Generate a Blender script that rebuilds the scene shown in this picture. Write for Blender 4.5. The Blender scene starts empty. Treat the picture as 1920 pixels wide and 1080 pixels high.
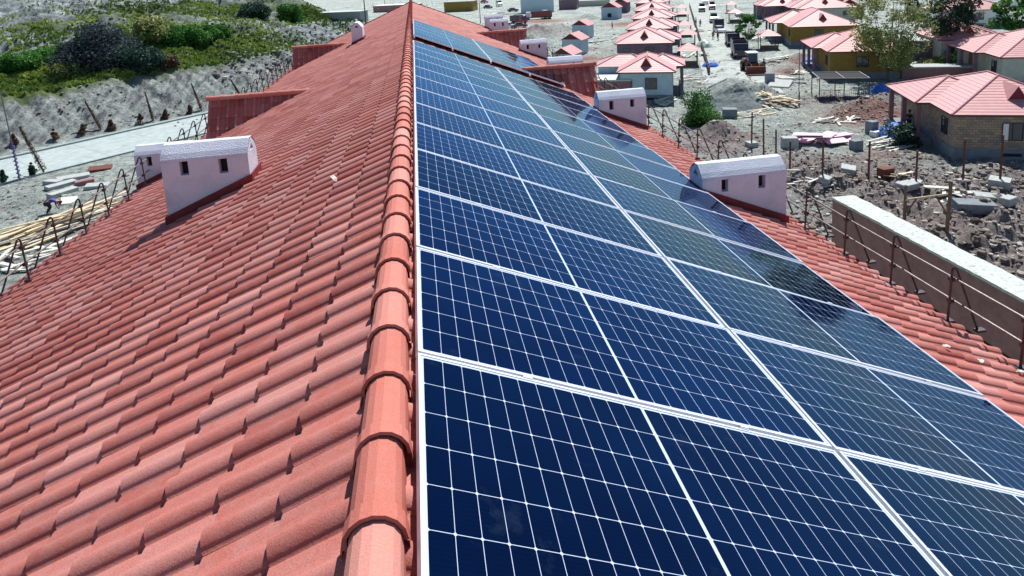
import bpy, bmesh, math, random
import numpy as np
from mathutils import Vector, Matrix
random.seed(7); RNG = np.random.default_rng(11)
R_ = math.radians; PI = math.pi
scene = bpy.context.scene
COL = scene.collection

# ------------------------------------------------------------------ camera
FPX, PX, PY = 1176.6, 944.5, 130.3            # focal length and principal point of the 1920 px wide picture
YAW, PIT, ROL = R_(-7.66), R_(-9.17), R_(3.32)
SL = R_(22.63)                                 # slope of the big roof
TAN = math.tan(SL); CS = math.cos(SL); SN = math.sin(SL)
CAM = np.array([.103, 0., 1.585])
def _rot(a, b, c):
    ca, sa = math.cos(a), math.sin(a); cb, sb = math.cos(b), math.sin(b); cc, sc = math.cos(c), math.sin(c)
    return np.array([[ca,-sa,0],[sa,ca,0],[0,0,1]]) @ np.array([[1,0,0],[0,cb,-sb],[0,sb,cb]]) @ np.array([[cc,0,sc],[0,1,0],[-sc,0,cc]])
RM = _rot(YAW, PIT, ROL)
cam_d = bpy.data.cameras.new('camera'); cam = bpy.data.objects.new('camera', cam_d); COL.objects.link(cam)
right, fwd, up = RM[:,0], RM[:,1], RM[:,2]
cam.matrix_world = Matrix(((right[0], up[0], -fwd[0], CAM[0]), (right[1], up[1], -fwd[1], CAM[1]), (right[2], up[2], -fwd[2], CAM[2]), (0,0,0,1)))
cam_d.sensor_width = 36; cam_d.lens = FPX/1920*36
cam_d.shift_x = (960-PX)/1920; cam_d.shift_y = -(540-PY)/1920
cam_d.clip_start = .05; cam_d.clip_end = 6000
scene.camera = cam

# ------------------------------------------------------------------ sky, sun, exposure
SUN_EL, SUN_AZ = R_(56), R_(30)                # azimuth from +Y towards +X
w = bpy.data.worlds.new('World'); scene.world = w; w.use_nodes = True
nt = w.node_tree; nt.nodes.clear()
sky = nt.nodes.new('ShaderNodeTexSky'); sky.sky_type = 'NISHITA'; sky.sun_disc = False
sky.sun_elevation = SUN_EL; sky.sun_rotation = SUN_AZ; sky.air_density = 1.0; sky.dust_density = .05; sky.ozone_density = 4
bg = nt.nodes.new('ShaderNodeBackground'); bg.inputs['Strength'].default_value = .07
wo = nt.nodes.new('ShaderNodeOutputWorld')
nt.links.new(sky.outputs[0], bg.inputs[0]); nt.links.new(bg.outputs[0], wo.inputs[0])
sun_d = bpy.data.lights.new('sun', 'SUN'); sun_d.energy = 5.0; sun_d.angle = R_(.5); sun_d.color = (1, .96, .9)
sun = bpy.data.objects.new('sun', sun_d); COL.objects.link(sun)
sv = Vector((math.sin(SUN_AZ)*math.cos(SUN_EL), math.cos(SUN_AZ)*math.cos(SUN_EL), math.sin(SUN_EL)))
sun.rotation_euler = sv.to_track_quat('Z', 'Y').to_euler()
scene.view_settings.view_transform = 'Standard'; scene.view_settings.look = 'None'
scene.view_settings.exposure = .5; scene.view_settings.gamma = 1
scene.cycles.max_bounces = 6

# ------------------------------------------------------------------ materials
def new_mat(name):
    m = bpy.data.materials.new(name); m.use_nodes = True
    n = m.node_tree.nodes; b = n['Principled BSDF']
    return m, m.node_tree, n, m.node_tree.links, b
def ramp(n, pts):
    r = n.new('ShaderNodeValToRGB'); e = r.color_ramp.elements
    while len(e) < len(pts): e.new(.5)
    for i, (p, c) in enumerate(pts):
        e[i].position = p; e[i].color = (*c, 1) if len(c) == 3 else c
    return r
def surf(name, c1, c2, scale=4, rough=.8, bump=.3, bscale=30, metal=0, spec=.3, c3=None, stretch=None, dist=.02):
    m, t, n, l, b = new_mat(name)
    tc = n.new('ShaderNodeTexCoord'); co = tc.outputs['Object']
    if stretch:
        mp = n.new('ShaderNodeMapping'); mp.inputs['Scale'].default_value = stretch; l.new(co, mp.inputs[0]); co = mp.outputs[0]
    nz = n.new('ShaderNodeTexNoise'); nz.inputs['Scale'].default_value = scale; nz.inputs['Detail'].default_value = 8; nz.inputs['Roughness'].default_value = .65
    l.new(co, nz.inputs['Vector'])
    pts = [(.32, c1), (.68, c2)] if c3 is None else [(.3, c1), (.5, c2), (.72, c3)]
    r = ramp(n, pts); l.new(nz.outputs['Fac'], r.inputs[0]); l.new(r.outputs[0], b.inputs['Base Color'])
    b.inputs['Roughness'].default_value = rough; b.inputs['Metallic'].default_value = metal; b.inputs['Specular IOR Level'].default_value = spec
    if bump:
        nb = n.new('ShaderNodeTexNoise'); nb.inputs['Scale'].default_value = bscale; nb.inputs['Detail'].default_value = 6
        l.new(co, nb.inputs['Vector']); bp = n.new('ShaderNodeBump'); bp.inputs['Strength'].default_value = bump; bp.inputs['Distance'].default_value = dist
        l.new(nb.outputs['Fac'], bp.inputs['Height']); l.new(bp.outputs[0], b.inputs['Normal'])
    return m
def math_node(n, l, op, a, b=None, c=None):
    k = n.new('ShaderNodeMath'); k.operation = op
    for i, v in enumerate((a, b, c)):
        if v is None: continue
        if isinstance(v, (int, float)): k.inputs[i].default_value = v
        else: l.new(v, k.inputs[i])
    return k.outputs[0]

def tile_mat(name, dark, mid, light, dusty=.45, grain=1.):
    m, t, n, l, b = new_mat(name)
    at = n.new('ShaderNodeAttribute'); at.attribute_name = 'tint'
    tc = n.new('ShaderNodeTexCoord')
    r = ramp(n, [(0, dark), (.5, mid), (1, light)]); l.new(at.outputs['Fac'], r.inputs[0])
    n1 = n.new('ShaderNodeTexNoise'); n1.inputs['Scale'].default_value = 1.3; n1.inputs['Detail'].default_value = 9; n1.inputs['Roughness'].default_value = .7
    l.new(tc.outputs['Object'], n1.inputs['Vector'])
    n2 = n.new('ShaderNodeTexNoise'); n2.inputs['Scale'].default_value = 14; n2.inputs['Detail'].default_value = 8; n2.inputs['Roughness'].default_value = .7
    l.new(tc.outputs['Object'], n2.inputs['Vector'])
    dr = ramp(n, [(.42, (0,0,0)), (.75, (1,1,1))]); l.new(n1.outputs['Fac'], dr.inputs[0])
    dr2 = ramp(n, [(.40, (0,0,0)), (.72, (1,1,1))]); l.new(n2.outputs['Fac'], dr2.inputs[0])
    f = math_node(n, l, 'MULTIPLY', math_node(n, l, 'ADD', math_node(n, l, 'MULTIPLY', dr.outputs[0], .6), math_node(n, l, 'MULTIPLY', dr2.outputs[0], .5)), dusty)
    mx = n.new('ShaderNodeMixRGB'); l.new(f, mx.inputs[0]); l.new(r.outputs[0], mx.inputs[1]); mx.inputs[2].default_value = (.44, .30, .29, 1)
    n3 = n.new('ShaderNodeTexNoise'); n3.inputs['Scale'].default_value = 160; n3.inputs['Detail'].default_value = 3; l.new(tc.outputs['Object'], n3.inputs['Vector'])
    gr = ramp(n, [(.3, tuple(1-.2*grain for _ in 'rgb')), (.62, tuple(1+.1*grain for _ in 'rgb'))]); l.new(n3.outputs['Fac'], gr.inputs[0])
    mg = n.new('ShaderNodeMixRGB'); mg.blend_type = 'MULTIPLY'; mg.inputs[0].default_value = 1; l.new(mx.outputs[0], mg.inputs[1]); l.new(gr.outputs[0], mg.inputs[2])
    l.new(mg.outputs[0], b.inputs['Base Color'])
    b.inputs['Roughness'].default_value = .78; b.inputs['Specular IOR Level'].default_value = .3
    bp = n.new('ShaderNodeBump'); bp.inputs['Strength'].default_value = .35; bp.inputs['Distance'].default_value = .004
    l.new(n3.outputs['Fac'], bp.inputs['Height']); l.new(bp.outputs[0], b.inputs['Normal'])
    return m
M = {}
M['tile'] = tile_mat('terracotta_tile', (.30,.070,.054), (.41,.125,.100), (.48,.20,.175))
M['ridge'] = tile_mat('ridge_terracotta', (.43,.115,.082), (.52,.165,.125), (.57,.25,.205), .3, .55)
M['plaster'] = surf('white_plaster', (.45,.50,.60), (.60,.65,.75), 2.2, .9, .9, 70, c3=(.64,.69,.79), dist=.012)
M['flash'] = surf('red_flashing', (.13,.015,.02), (.21,.03,.035), 8, .6, .2, 40)
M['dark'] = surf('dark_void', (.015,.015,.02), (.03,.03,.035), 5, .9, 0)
M['alu'] = surf('aluminium_frame', (.60,.63,.70), (.70,.73,.79), 20, .35, 0, metal=.15, spec=.6)
M['steel'] = surf('painted_dark_steel', (.035,.020,.028), (.07,.045,.05), 12, .42, .15, 60, metal=.3, spec=.5)
M['steelL'] = surf('weathered_steel', (.12,.10,.10), (.22,.20,.20), 12, .5, .15, 60, metal=.4, spec=.5)
M['rust'] = surf('rusty_steel', (.09,.03,.025), (.20,.07,.05), 14, .8, .3, 60)
M['conc'] = surf('concrete', (.28,.31,.31), (.46,.49,.48), 5, .9, .4, 50)
M['concD'] = surf('rough_render', (.24,.125,.13), (.33,.195,.195), 3, .9, .4, 50)
M['concTop'] = surf('weathered_coping', (.40,.46,.42), (.54,.60,.56), 9, .9, .9, 40, c3=(.20,.26,.24))
M['asphalt'] = surf('pale_road', (.26,.32,.32), (.34,.40,.40), 1.1, .9, .4, 12, c3=(.41,.48,.47), dist=.03)
M['kerb'] = surf('kerb_stone', (.22,.28,.28), (.32,.38,.38), 3, .9, .3, 30)
M['wood'] = surf('sawn_timber', (.42,.33,.20), (.60,.50,.33), 6, .8, .3, 60, c3=(.64,.60,.50))
M['woodW'] = surf('pale_weathered_board', (.46,.46,.42), (.68,.68,.62), 5, .8, .3, 60)
M['woodD'] = surf('dark_old_timber', (.12,.08,.05), (.26,.18,.12), 6, .8, .4, 60)
M['proof'] = surf('pink_metal_tile', (.47,.225,.23), (.55,.29,.295), 2, .55, .1, 20, spec=.4)
M['proofD'] = surf('gablet_red', (.16,.02,.03), (.22,.03,.04), 5, .6, 0)
M['fascia'] = surf('brown_fascia', (.10,.03,.035), (.16,.05,.05), 5, .7, 0)
M['wallW'] = surf('pale_blue_render', (.38,.50,.58), (.48,.60,.66), 2, .9, .3, 40)
M['wallO'] = surf('ochre_render', (.23,.15,.035), (.31,.21,.06), 1.5, .9, .3, 40)
M['wallS'] = surf('violet_grey_render', (.15,.10,.14), (.23,.16,.20), 1.5, .9, .3, 40)
M['wallC'] = surf('cream_render', (.40,.42,.36), (.52,.54,.46), 1.5, .9, .3, 40)
M['plinth'] = surf('grey_plinth', (.16,.19,.22), (.24,.27,.30), 2, .9, .4, 30)
M['glassD'] = surf('window_glass', (.02,.03,.04), (.05,.07,.09), 1, .08, 0, spec=.7)
M['white'] = surf('white_paint', (.74,.76,.78), (.84,.85,.86), 3, .5, 0)
M['foilB'] = surf('blue_tarpaulin', (.02,.08,.42), (.05,.2,.62), 4, .5, .5, 6, dist=.1)
M['pinkS'] = surf('pink_foam_board', (.62,.38,.50), (.80,.62,.72), 4, .7, .1, 20)
M['skin'] = surf('skin', (.35,.18,.12), (.42,.23,.16), 3, .6, 0)
M['clothB'] = surf('blue_cloth', (.06,.05,.22), (.12,.10,.36), 10, .9, .2, 40)
M['clothD'] = surf('dark_cloth', (.02,.02,.03), (.05,.05,.06), 10, .9, .2, 40)
M['hair'] = surf('dark_hair', (.01,.01,.01), (.03,.02,.02), 30, .6, .2, 90)
M['bark'] = surf('bark', (.10,.07,.05), (.20,.15,.10), 12, .9, .6, 40)
M['tyre'] = surf('tyre_rubber', (.015,.015,.015), (.03,.03,.03), 10, .9, .2, 60)
M['gravel'] = surf('dark_gravel', (.11,.14,.15), (.19,.23,.23), 3, .95, .9, 14, dist=.08)
M['limestone'] = None
def paint(name, c):
    return surf(name, tuple(x*.9 for x in c), c, 2, .3, 0, spec=.6)
M['carW'] = paint('white_car_paint', (.72,.75,.78)); M['carD'] = paint('dark_car_paint', (.03,.02,.05)); M['carR'] = paint('maroon_paint', (.22,.03,.05))
M['carG'] = paint('grey_car_paint', (.20,.22,.24)); M['carY'] = paint('faded_orange_paint', (.32,.09,.06)); M['carN'] = paint('pale_green_paint', (.42,.55,.48))
def brick_mat():
    m, t, n, l, b = new_mat('limestone_brick')
    tc = n.new('ShaderNodeTexCoord'); mp = n.new('ShaderNodeMapping'); mp.inputs['Rotation'].default_value = (PI/2, 0, 0)
    sx = n.new('ShaderNodeSeparateXYZ'); l.new(tc.outputs['Object'], sx.inputs[0])
    cx = n.new('ShaderNodeCombineXYZ'); l.new(math_node(n, l, 'ADD', sx.outputs[0], sx.outputs[1]), cx.inputs[0]); l.new(sx.outputs[2], cx.inputs[1])
    br = n.new('ShaderNodeTexBrick'); br.inputs['Scale'].default_value = 1; br.inputs['Brick Width'].default_value = .42; br.inputs['Row Height'].default_value = .21
    br.inputs['Mortar Size'].default_value = .014; br.inputs['Color1'].default_value = (.46,.34,.20,1); br.inputs['Color2'].default_value = (.24,.20,.19,1); br.inputs['Mortar'].default_value = (.12,.11,.11,1)
    l.new(cx.outputs[0], br.inputs['Vector']); l.new(br.outputs['Color'], b.inputs['Base Color']); b.inputs['Roughness'].default_value = .95
    return m
M['limestone'] = brick_mat()
def leaf_mat(name, c1, c2, c3):
    m, t, n, l, b = new_mat(name)
    at = n.new('ShaderNodeAttribute'); at.attribute_name = 'tint'
    r = ramp(n, [(0, c1), (.5, c2), (1, c3)]); l.new(at.outputs['Fac'], r.inputs[0]); l.new(r.outputs[0], b.inputs['Base Color'])
    b.inputs['Roughness'].default_value = .6; b.inputs['Specular IOR Level'].default_value = .25
    tr = n.new('ShaderNodeBsdfTranslucent'); l.new(r.outputs[0], tr.inputs[0]); mx = n.new('ShaderNodeMixShader'); mx.inputs[0].default_value = .3
    out = n['Material Output']; l.new(b.outputs[0], mx.inputs[1]); l.new(tr.outputs[0], mx.inputs[2]); l.new(mx.outputs[0], out.inputs[0])
    return m
M['leafY'] = leaf_mat('yellowish_leaves', (.05,.11,.03), (.20,.26,.07), (.55,.52,.25))
M['leafG'] = leaf_mat('green_leaves', (.02,.09,.02), (.05,.18,.03), (.15,.34,.07))
M['leafD'] = leaf_mat('dark_leaves', (.012,.035,.03), (.025,.07,.05), (.06,.12,.07))
M['leafB'] = leaf_mat('blue_grey_leaves', (.015,.025,.035), (.035,.055,.065), (.07,.11,.11))
M['leafR'] = leaf_mat('brown_leaves', (.07,.035,.03), (.13,.07,.05), (.2,.14,.09))
M['grass'] = leaf_mat('grass_blades', (.07,.13,.03), (.17,.26,.05), (.42,.50,.11))

def cell_mat():
    # glass front of a panel: 24 x 6 half cells, thin white gaps, busbars, fingers. Object x = downslope 0..2.1, y = along the ridge 0..1.04
    m, t, n, l, b = new_mat('solar_cells')
    tc = n.new('ShaderNodeTexCoord'); s = n.new('ShaderNodeSeparateXYZ'); l.new(tc.outputs['Object'], s.inputs[0])
    mn = lambda op, a, b_=None, c=None: math_node(n, l, op, a, b_, c)
    x, y = s.outputs[0], s.outputs[1]
    HX = (2.10-.044-.014)/24; HY = (1.04-.044)/6
    # the middle gap is 16 mm
    half = mn('GREATER_THAN', x, 1.05)
    xs = mn('SUBTRACT', mn('SUBTRACT', x, .022), mn('MULTIPLY', half, .014))
    ys = mn('SUBTRACT', y, .022)
    fx = mn('MULTIPLY', mn('PINGPONG', xs, HX/2), 1); fy = mn('PINGPONG', ys, HY/2)   # distance to nearest cell border
    gx = mn('LESS_THAN', fx, .0010); gy = mn('LESS_THAN', fy, .0012)
    mid = mn('LESS_THAN', mn('ABSOLUTE', mn('SUBTRACT', x, 1.05)), .007)
    dia = mn('LESS_THAN', mn('ADD', fx, fy), .0075)
    edge = mn('MAXIMUM', mn('MAXIMUM', mn('LESS_THAN', x, .023), mn('GREATER_THAN', x, 2.077)), mn('MAXIMUM', mn('LESS_THAN', y, .023), mn('GREATER_THAN', y, 1.017)))
    lines = mn('MAXIMUM', mn('MAXIMUM', gx, gy), mn('MAXIMUM', mn('MAXIMUM', mid, dia), edge))
    # 9 thin busbars per cell run downslope, hair-thin fingers across
    bb = mn('LESS_THAN', mn('PINGPONG', ys, HY/20), .00035)
    fg = mn('LESS_THAN', mn('PINGPONG', xs, .004), .0006)
    n1 = n.new('ShaderNodeTexNoise'); n1.inputs['Scale'].default_value = 1.1; n1.inputs['Detail'].default_value = 5
    l.new(tc.outputs['Object'], n1.inputs['Vector'])
    oi = n.new('ShaderNodeObjectInfo')
    cr = ramp(n, [(.3, (.0002,.0014,.013)), (.7, (.0003,.0060,.032))]); l.new(n1.outputs['Fac'], cr.inputs[0])
    sc_ = n.new('ShaderNodeVectorMath'); sc_.operation = 'SCALE'; l.new(cr.outputs[0], sc_.inputs[0]); l.new(mn('ADD', mn('MULTIPLY', oi.outputs['Random'], 1.2), .45), sc_.inputs['Scale'])
    m1 = n.new('ShaderNodeMixRGB'); m1.inputs[2].default_value = (.003,.009,.026,1); l.new(mn('MULTIPLY', mn('MAXIMUM', mn('MULTIPLY', fg, .5), bb), .8), m1.inputs[0]); l.new(sc_.outputs[0], m1.inputs[1])
    m2 = n.new('ShaderNodeMixRGB'); m2.inputs[2].default_value = (.46,.54,.70,1); l.new(lines, m2.inputs[0]); l.new(m1.outputs[0], m2.inputs[1])
    # faint dust smears
    n2 = n.new('ShaderNodeTexNoise'); n2.inputs['Scale'].default_value = 3.2; n2.inputs['Detail'].default_value = 6; n2.inputs['Roughness'].default_value = .75
    geo = n.new('ShaderNodeNewGeometry'); l.new(geo.outputs['Position'], n2.inputs['Vector'])
    dr = ramp(n, [(.60, (0,0,0)), (.82, (1,1,1))]); l.new(n2.outputs['Fac'], dr.inputs[0])
    m3 = n.new('ShaderNodeMixRGB'); m3.inputs[2].default_value = (.25,.38,.50,1); l.new(mn('MULTIPLY', dr.outputs[0], .05), m3.inputs[0]); l.new(m2.outputs[0], m3.inputs[1])
    l.new(m3.outputs[0], b.inputs['Base Color'])
    b.inputs['Roughness'].default_value = .6; b.inputs['Specular IOR Level'].default_value = 0
    gl = n.new('ShaderNodeBsdfGlossy'); gl.inputs['Color'].default_value = (.32,.60,1,1); gl.inputs['Roughness'].default_value = .05
    fr = n.new('ShaderNodeFresnel'); fr.inputs['IOR'].default_value = 1.31
    ms = n.new('ShaderNodeMixShader'); l.new(fr.outputs[0], ms.inputs[0]); l.new(b.outputs[0], ms.inputs[1]); l.new(gl.outputs[0], ms.inputs[2]); l.new(ms.outputs[0], n['Material Output'].inputs[0])
    bp = n.new('ShaderNodeBump'); bp.inputs['Strength'].default_value = .02; bp.inputs['Distance'].default_value = .02
    n4 = n.new('ShaderNodeTexNoise'); n4.inputs['Scale'].default_value = 2.0; l.new(geo.outputs['Position'], n4.inputs['Vector']); l.new(n4.outputs['Fac'], bp.inputs['Height'])
    l.new(bp.outputs[0], gl.inputs['Normal']); l.new(bp.outputs[0], fr.inputs['Normal'])
    return m
M['cells'] = cell_mat()

# ------------------------------------------------------------------ mesh helpers
def link(name, me, mat=None, parent=None, smooth=False):
    o = bpy.data.objects.new(name, me); COL.objects.link(o)
    if mat is not None: me.materials.append(mat)
    if parent is not None: o.parent = parent
    if smooth: me.polygons.foreach_set('use_smooth', [True]*len(me.polygons))
    return o
def tag(o, label=None, cat=None, group=None, kind=None):
    if label: o['label'] = label
    if cat: o['category'] = cat
    if group: o['group'] = group
    if kind: o['kind'] = kind
    return o
def empty(name, loc=(0,0,0), rz=0, label=None, cat=None, group=None):
    o = bpy.data.objects.new(name, None); COL.objects.link(o); o.location = loc; o.rotation_euler = (0,0,rz); o.empty_display_size = .3
    return tag(o, label, cat, group)
def copy_tree(o, parent=None):
    c = o.copy(); COL.objects.link(c)
    if parent is not None: c.parent = parent
    for ch in list(o.children): copy_tree(ch, c)
    return c
class MB:
    def __init__(s): s.v = []; s.f = []
    def add(s, v, f):
        k = len(s.v); s.v += [tuple(map(float, p)) for p in v]; s.f += [tuple(i+k for i in q) for q in f]; return s
    def box(s, x0, x1, y0, y1, z0, z1, M4=None):
        v = [(x0,y0,z0),(x1,y0,z0),(x1,y1,z0),(x0,y1,z0),(x0,y0,z1),(x1,y0,z1),(x1,y1,z1),(x0,y1,z1)]
        if M4 is not None: v = [tuple(M4 @ Vector(p)) for p in v]
        return s.add(v, [(0,3,2,1),(4,5,6,7),(0,1,5,4),(1,2,6,5),(2,3,7,6),(3,0,4,7)])
    def tube(s, p, q, r, r2=None, n=8):
        p, q = Vector(p), Vector(q); r2 = r if r2 is None else r2; d = (q-p).normalized()
        a = d.orthogonal().normalized(); b = d.cross(a)
        v = [p+(a*math.cos(2*PI*i/n)+b*math.sin(2*PI*i/n))*r for i in range(n)]+[q+(a*math.cos(2*PI*i/n)+b*math.sin(2*PI*i/n))*r2 for i in range(n)]
        return s.add(v, [(i,(i+1)%n,n+(i+1)%n,n+i) for i in range(n)]+[tuple(range(n-1,-1,-1)), tuple(range(n,2*n))])
    def path(s, pts, r, n=8):
        for a, b in zip(pts[:-1], pts[1:]): s.tube(a, b, r, n=n)
        return s
    def prism(s, poly, axis, a0, a1):       # poly in the other two axes, extruded along axis
        def mk(p, t): return (t,p[0],p[1]) if axis == 'x' else ((p[0],t,p[1]) if axis == 'y' else (p[0],p[1],t))
        n = len(poly); v = [mk(p,a0) for p in poly]+[mk(p,a1) for p in poly]
        return s.add(v, [(i,(i+1)%n,n+(i+1)%n,n+i) for i in range(n)]+[tuple(range(n-1,-1,-1)), tuple(range(n,2*n))])
    def blob(s, c, r, n=1, jit=.25):
        bm = bmesh.new(); bmesh.ops.create_icosphere(bm, subdivisions=n, radius=1)
        rx = r if isinstance(r, (tuple, list)) else (r, r, r)
        v = [(c[0]+p.co.x*rx[0]*(1+random.uniform(-jit,jit)), c[1]+p.co.y*rx[1]*(1+random.uniform(-jit,jit)), c[2]+p.co.z*rx[2]*(1+random.uniform(-jit,jit))) for p in bm.verts]
        f = [tuple(q.index for q in fc.verts) for fc in bm.faces]; bm.free(); return s.add(v, f)
    def me(s, name):
        m = bpy.data.meshes.new(name); m.from_pydata(s.v, [], s.f); m.validate()
        bm = bmesh.new(); bm.from_mesh(m); bmesh.ops.recalc_face_normals(bm, faces=bm.faces); bm.to_mesh(m); bm.free()
        return m
    def build(s, name, mat, parent=None, smooth=False):
        return link(name, s.me(name), mat, parent, smooth)
def np_mesh(name, V, F, mat, parent=None, tint=None, smooth=False, uv=None):
    me = bpy.data.meshes.new(name); V = np.asarray(V, np.float32); F = np.asarray(F, np.int32); k = F.shape[1]
    me.vertices.add(len(V)); me.vertices.foreach_set('co', V.ravel())
    me.loops.add(F.size); me.loops.foreach_set('vertex_index', F.ravel())
    me.polygons.add(len(F)); me.polygons.foreach_set('loop_start', np.arange(0, F.size, k, dtype=np.int32)); me.polygons.foreach_set('loop_total', np.full(len(F), k, np.int32))
    me.update(calc_edges=True)
    if tint is not None:
        for nm, arr in (tint.items() if isinstance(tint, dict) else (('tint', tint),)):
            arr = np.asarray(arr, np.float32); a = me.attributes.new(nm, 'FLOAT', 'FACE' if len(arr) == len(F) else 'POINT'); a.data.foreach_set('value', arr)
    o = link(name, me, mat, parent, smooth)
    if not smooth: me.polygons.foreach_set('use_smooth', [False]*len(F))
    return o

# ------------------------------------------------------------------ terrain height
G = -15.8
def _hash(ix, iy, s):
    h = (ix.astype(np.int64)*374761393 + iy.astype(np.int64)*668265263 + s*974634777) & 0xffffffff
    h = ((h ^ (h >> 13))*1274126177) & 0xffffffff
    return ((h ^ (h >> 16)) & 0xffff)/65535.
def vn(x, y, s=0):
    x = np.asarray(x, float); y = np.asarray(y, float); ix = np.floor(x); iy = np.floor(y); fx = x-ix; fy = y-iy
    fx = fx*fx*(3-2*fx); fy = fy*fy*(3-2*fy)
    a = _hash(ix,iy,s); b = _hash(ix+1,iy,s); c = _hash(ix,iy+1,s); d = _hash(ix+1,iy+1,s)
    return (a*(1-fx)+b*fx)*(1-fy)+(c*(1-fx)+d*fx)*fy
def fbm(x, y, s=0, o=4):
    r = 0; a = .5; t = 0
    for i in range(o): r = r+a*vn(np.asarray(x)*2**i, np.asarray(y)*2**i, s+i*17); t += a; a *= .55
    return r/t-.5
def sst(a, b, x): t = np.clip((x-a)/(b-a), 0, 1); return t*t*(3-2*t)
def ray(px, py):
    return RM @ np.array([(px-PX)/FPX, 1, -(py-PY)/FPX])
def flat(px, py, z=G):
    d = ray(px, py); return CAM+d*(z-CAM[2])/d[2]
MOUNDS = []   # cx, cy, radius, height, sharpness
def mound(px, py, r, h):
    p = flat(px, py); MOUNDS.append((p[0], p[1], r, h))
for a in [(1392,182,3.6,1.9),(1352,176,2.6,.9),(1432,186,2.2,.8),(1500,115,3.2,1.2),(1478,128,2.5,.8),(1635,208,2.6,1.3),(1600,214,2.4,1.0),(1662,196,2.4,1.2),
          (1690,330,1.8,.7),(1850,420,3,.8),(1775,470,2.6,.9),(1360,255,1.8,1.2),(1330,250,1.6,.9),(1560,340,2.2,.8),(1510,345,2.0,.9),(1900,520,3,.8),(1800,455,2.5,.8),(1620,400,2.2,1.0),
          (1010,72,7,3.2),(985,85,6,2.6),(1045,62,6,2.4),(1175,20,6,1.8),(1205,60,3,.8),(1100,35,4,1.5),(1860,330,2,.7),(1500,300,2,.6)]: mound(*a)
ROUGH = [(flat(*p)[:2], r) for p, r in [((1800,420),9),((1640,345),6),((1860,500),9),((1500,330),5),((1330,270),4),((1900,380),8),((1560,190),4),((1010,70),7),((1180,30),6),((1215,62),4),((1100,92),4)]]
def H(x, y):
    x = np.asarray(x, float); y = np.asarray(y, float)
    p = (y-x)/math.sqrt(2)-84.0; q = (x+y)/math.sqrt(2)
    fade = 1-sst(80, 112, q-.25*np.maximum(p,0))
    rill = (np.abs(fbm(q*.55+p*.12, p*.10, 5, 3))*2)+np.abs(fbm(q*1.5+p*.3, p*.3, 15, 4))*.9
    bank = np.clip(p-2.0, 0, 9.5)*.58
    bankmask = sst(2, 5, p)*(1-sst(11, 16, p))
    hill = bank - rill*1.1*bankmask + np.clip(p-11.5, 0, 400)*.155
    top = sst(10, 18, p)
    hill = hill + top*(fbm(x*.05, y*.05, 3, 4)*5 + fbm(x*.22, y*.22, 9, 4)*3.4 + np.abs(fbm(x*.6, y*.6, 21, 3))*2.0)
    hill = hill*fade
    z = G + hill
    side = sst(6, 14, x)  # construction side
    dist = np.hypot(x, y)
    z = z + side*(1-sst(90, 200, dist))*(fbm(x*.35, y*.35, 31, 4)*.55 + fbm(x*1.3, y*1.3, 41, 3)*.16)
    leftg = (1-sst(-6, 2, x))*(1-sst(-14, -12, p))
    z = z + leftg*(fbm(x*.3, y*.3, 51, 4)*.5 + fbm(x*1.2, y*1.2, 61, 3)*.12)
    for (c, r) in ROUGH:
        k = np.exp(-((x-c[0])**2+(y-c[1])**2)/(r*r)); z = z+k*(np.abs(fbm(x*.8, y*.8, 71, 4))*1.15-.08)
    for (cx, cy, r, h) in MOUNDS:
        d = np.hypot(x-cx, y-cy)/r; z = z + h*np.exp(-d*d*1.6)*(1+.5*fbm(x*1.1, y*1.1, 81, 3))
    return z
def gp(px, py):
    d = ray(px, py); a, b = 14., 1300.
    for it in range(3):
        ts = np.geomspace(a, b, 160) if it == 0 else np.linspace(a, b, 24)
        P = CAM[None]+ts[:,None]*d[None]; k = max(1, int(np.argmax(P[:,2] < H(P[:,0], P[:,1])))); a, b = ts[k-1], ts[k]
    p = CAM+b*d; return Vector((p[0], p[1], float(H(p[0], p[1]))))
def atY(px, py, base):
    """world height of a picture row above a base point standing at the same distance"""
    d = ray(px, py); n = Vector((d[0], d[1])); b = Vector((base[0]-CAM[0], base[1]-CAM[1])); t = b.length/n.length
    return CAM[2]+d[2]*t-base[2]

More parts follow.
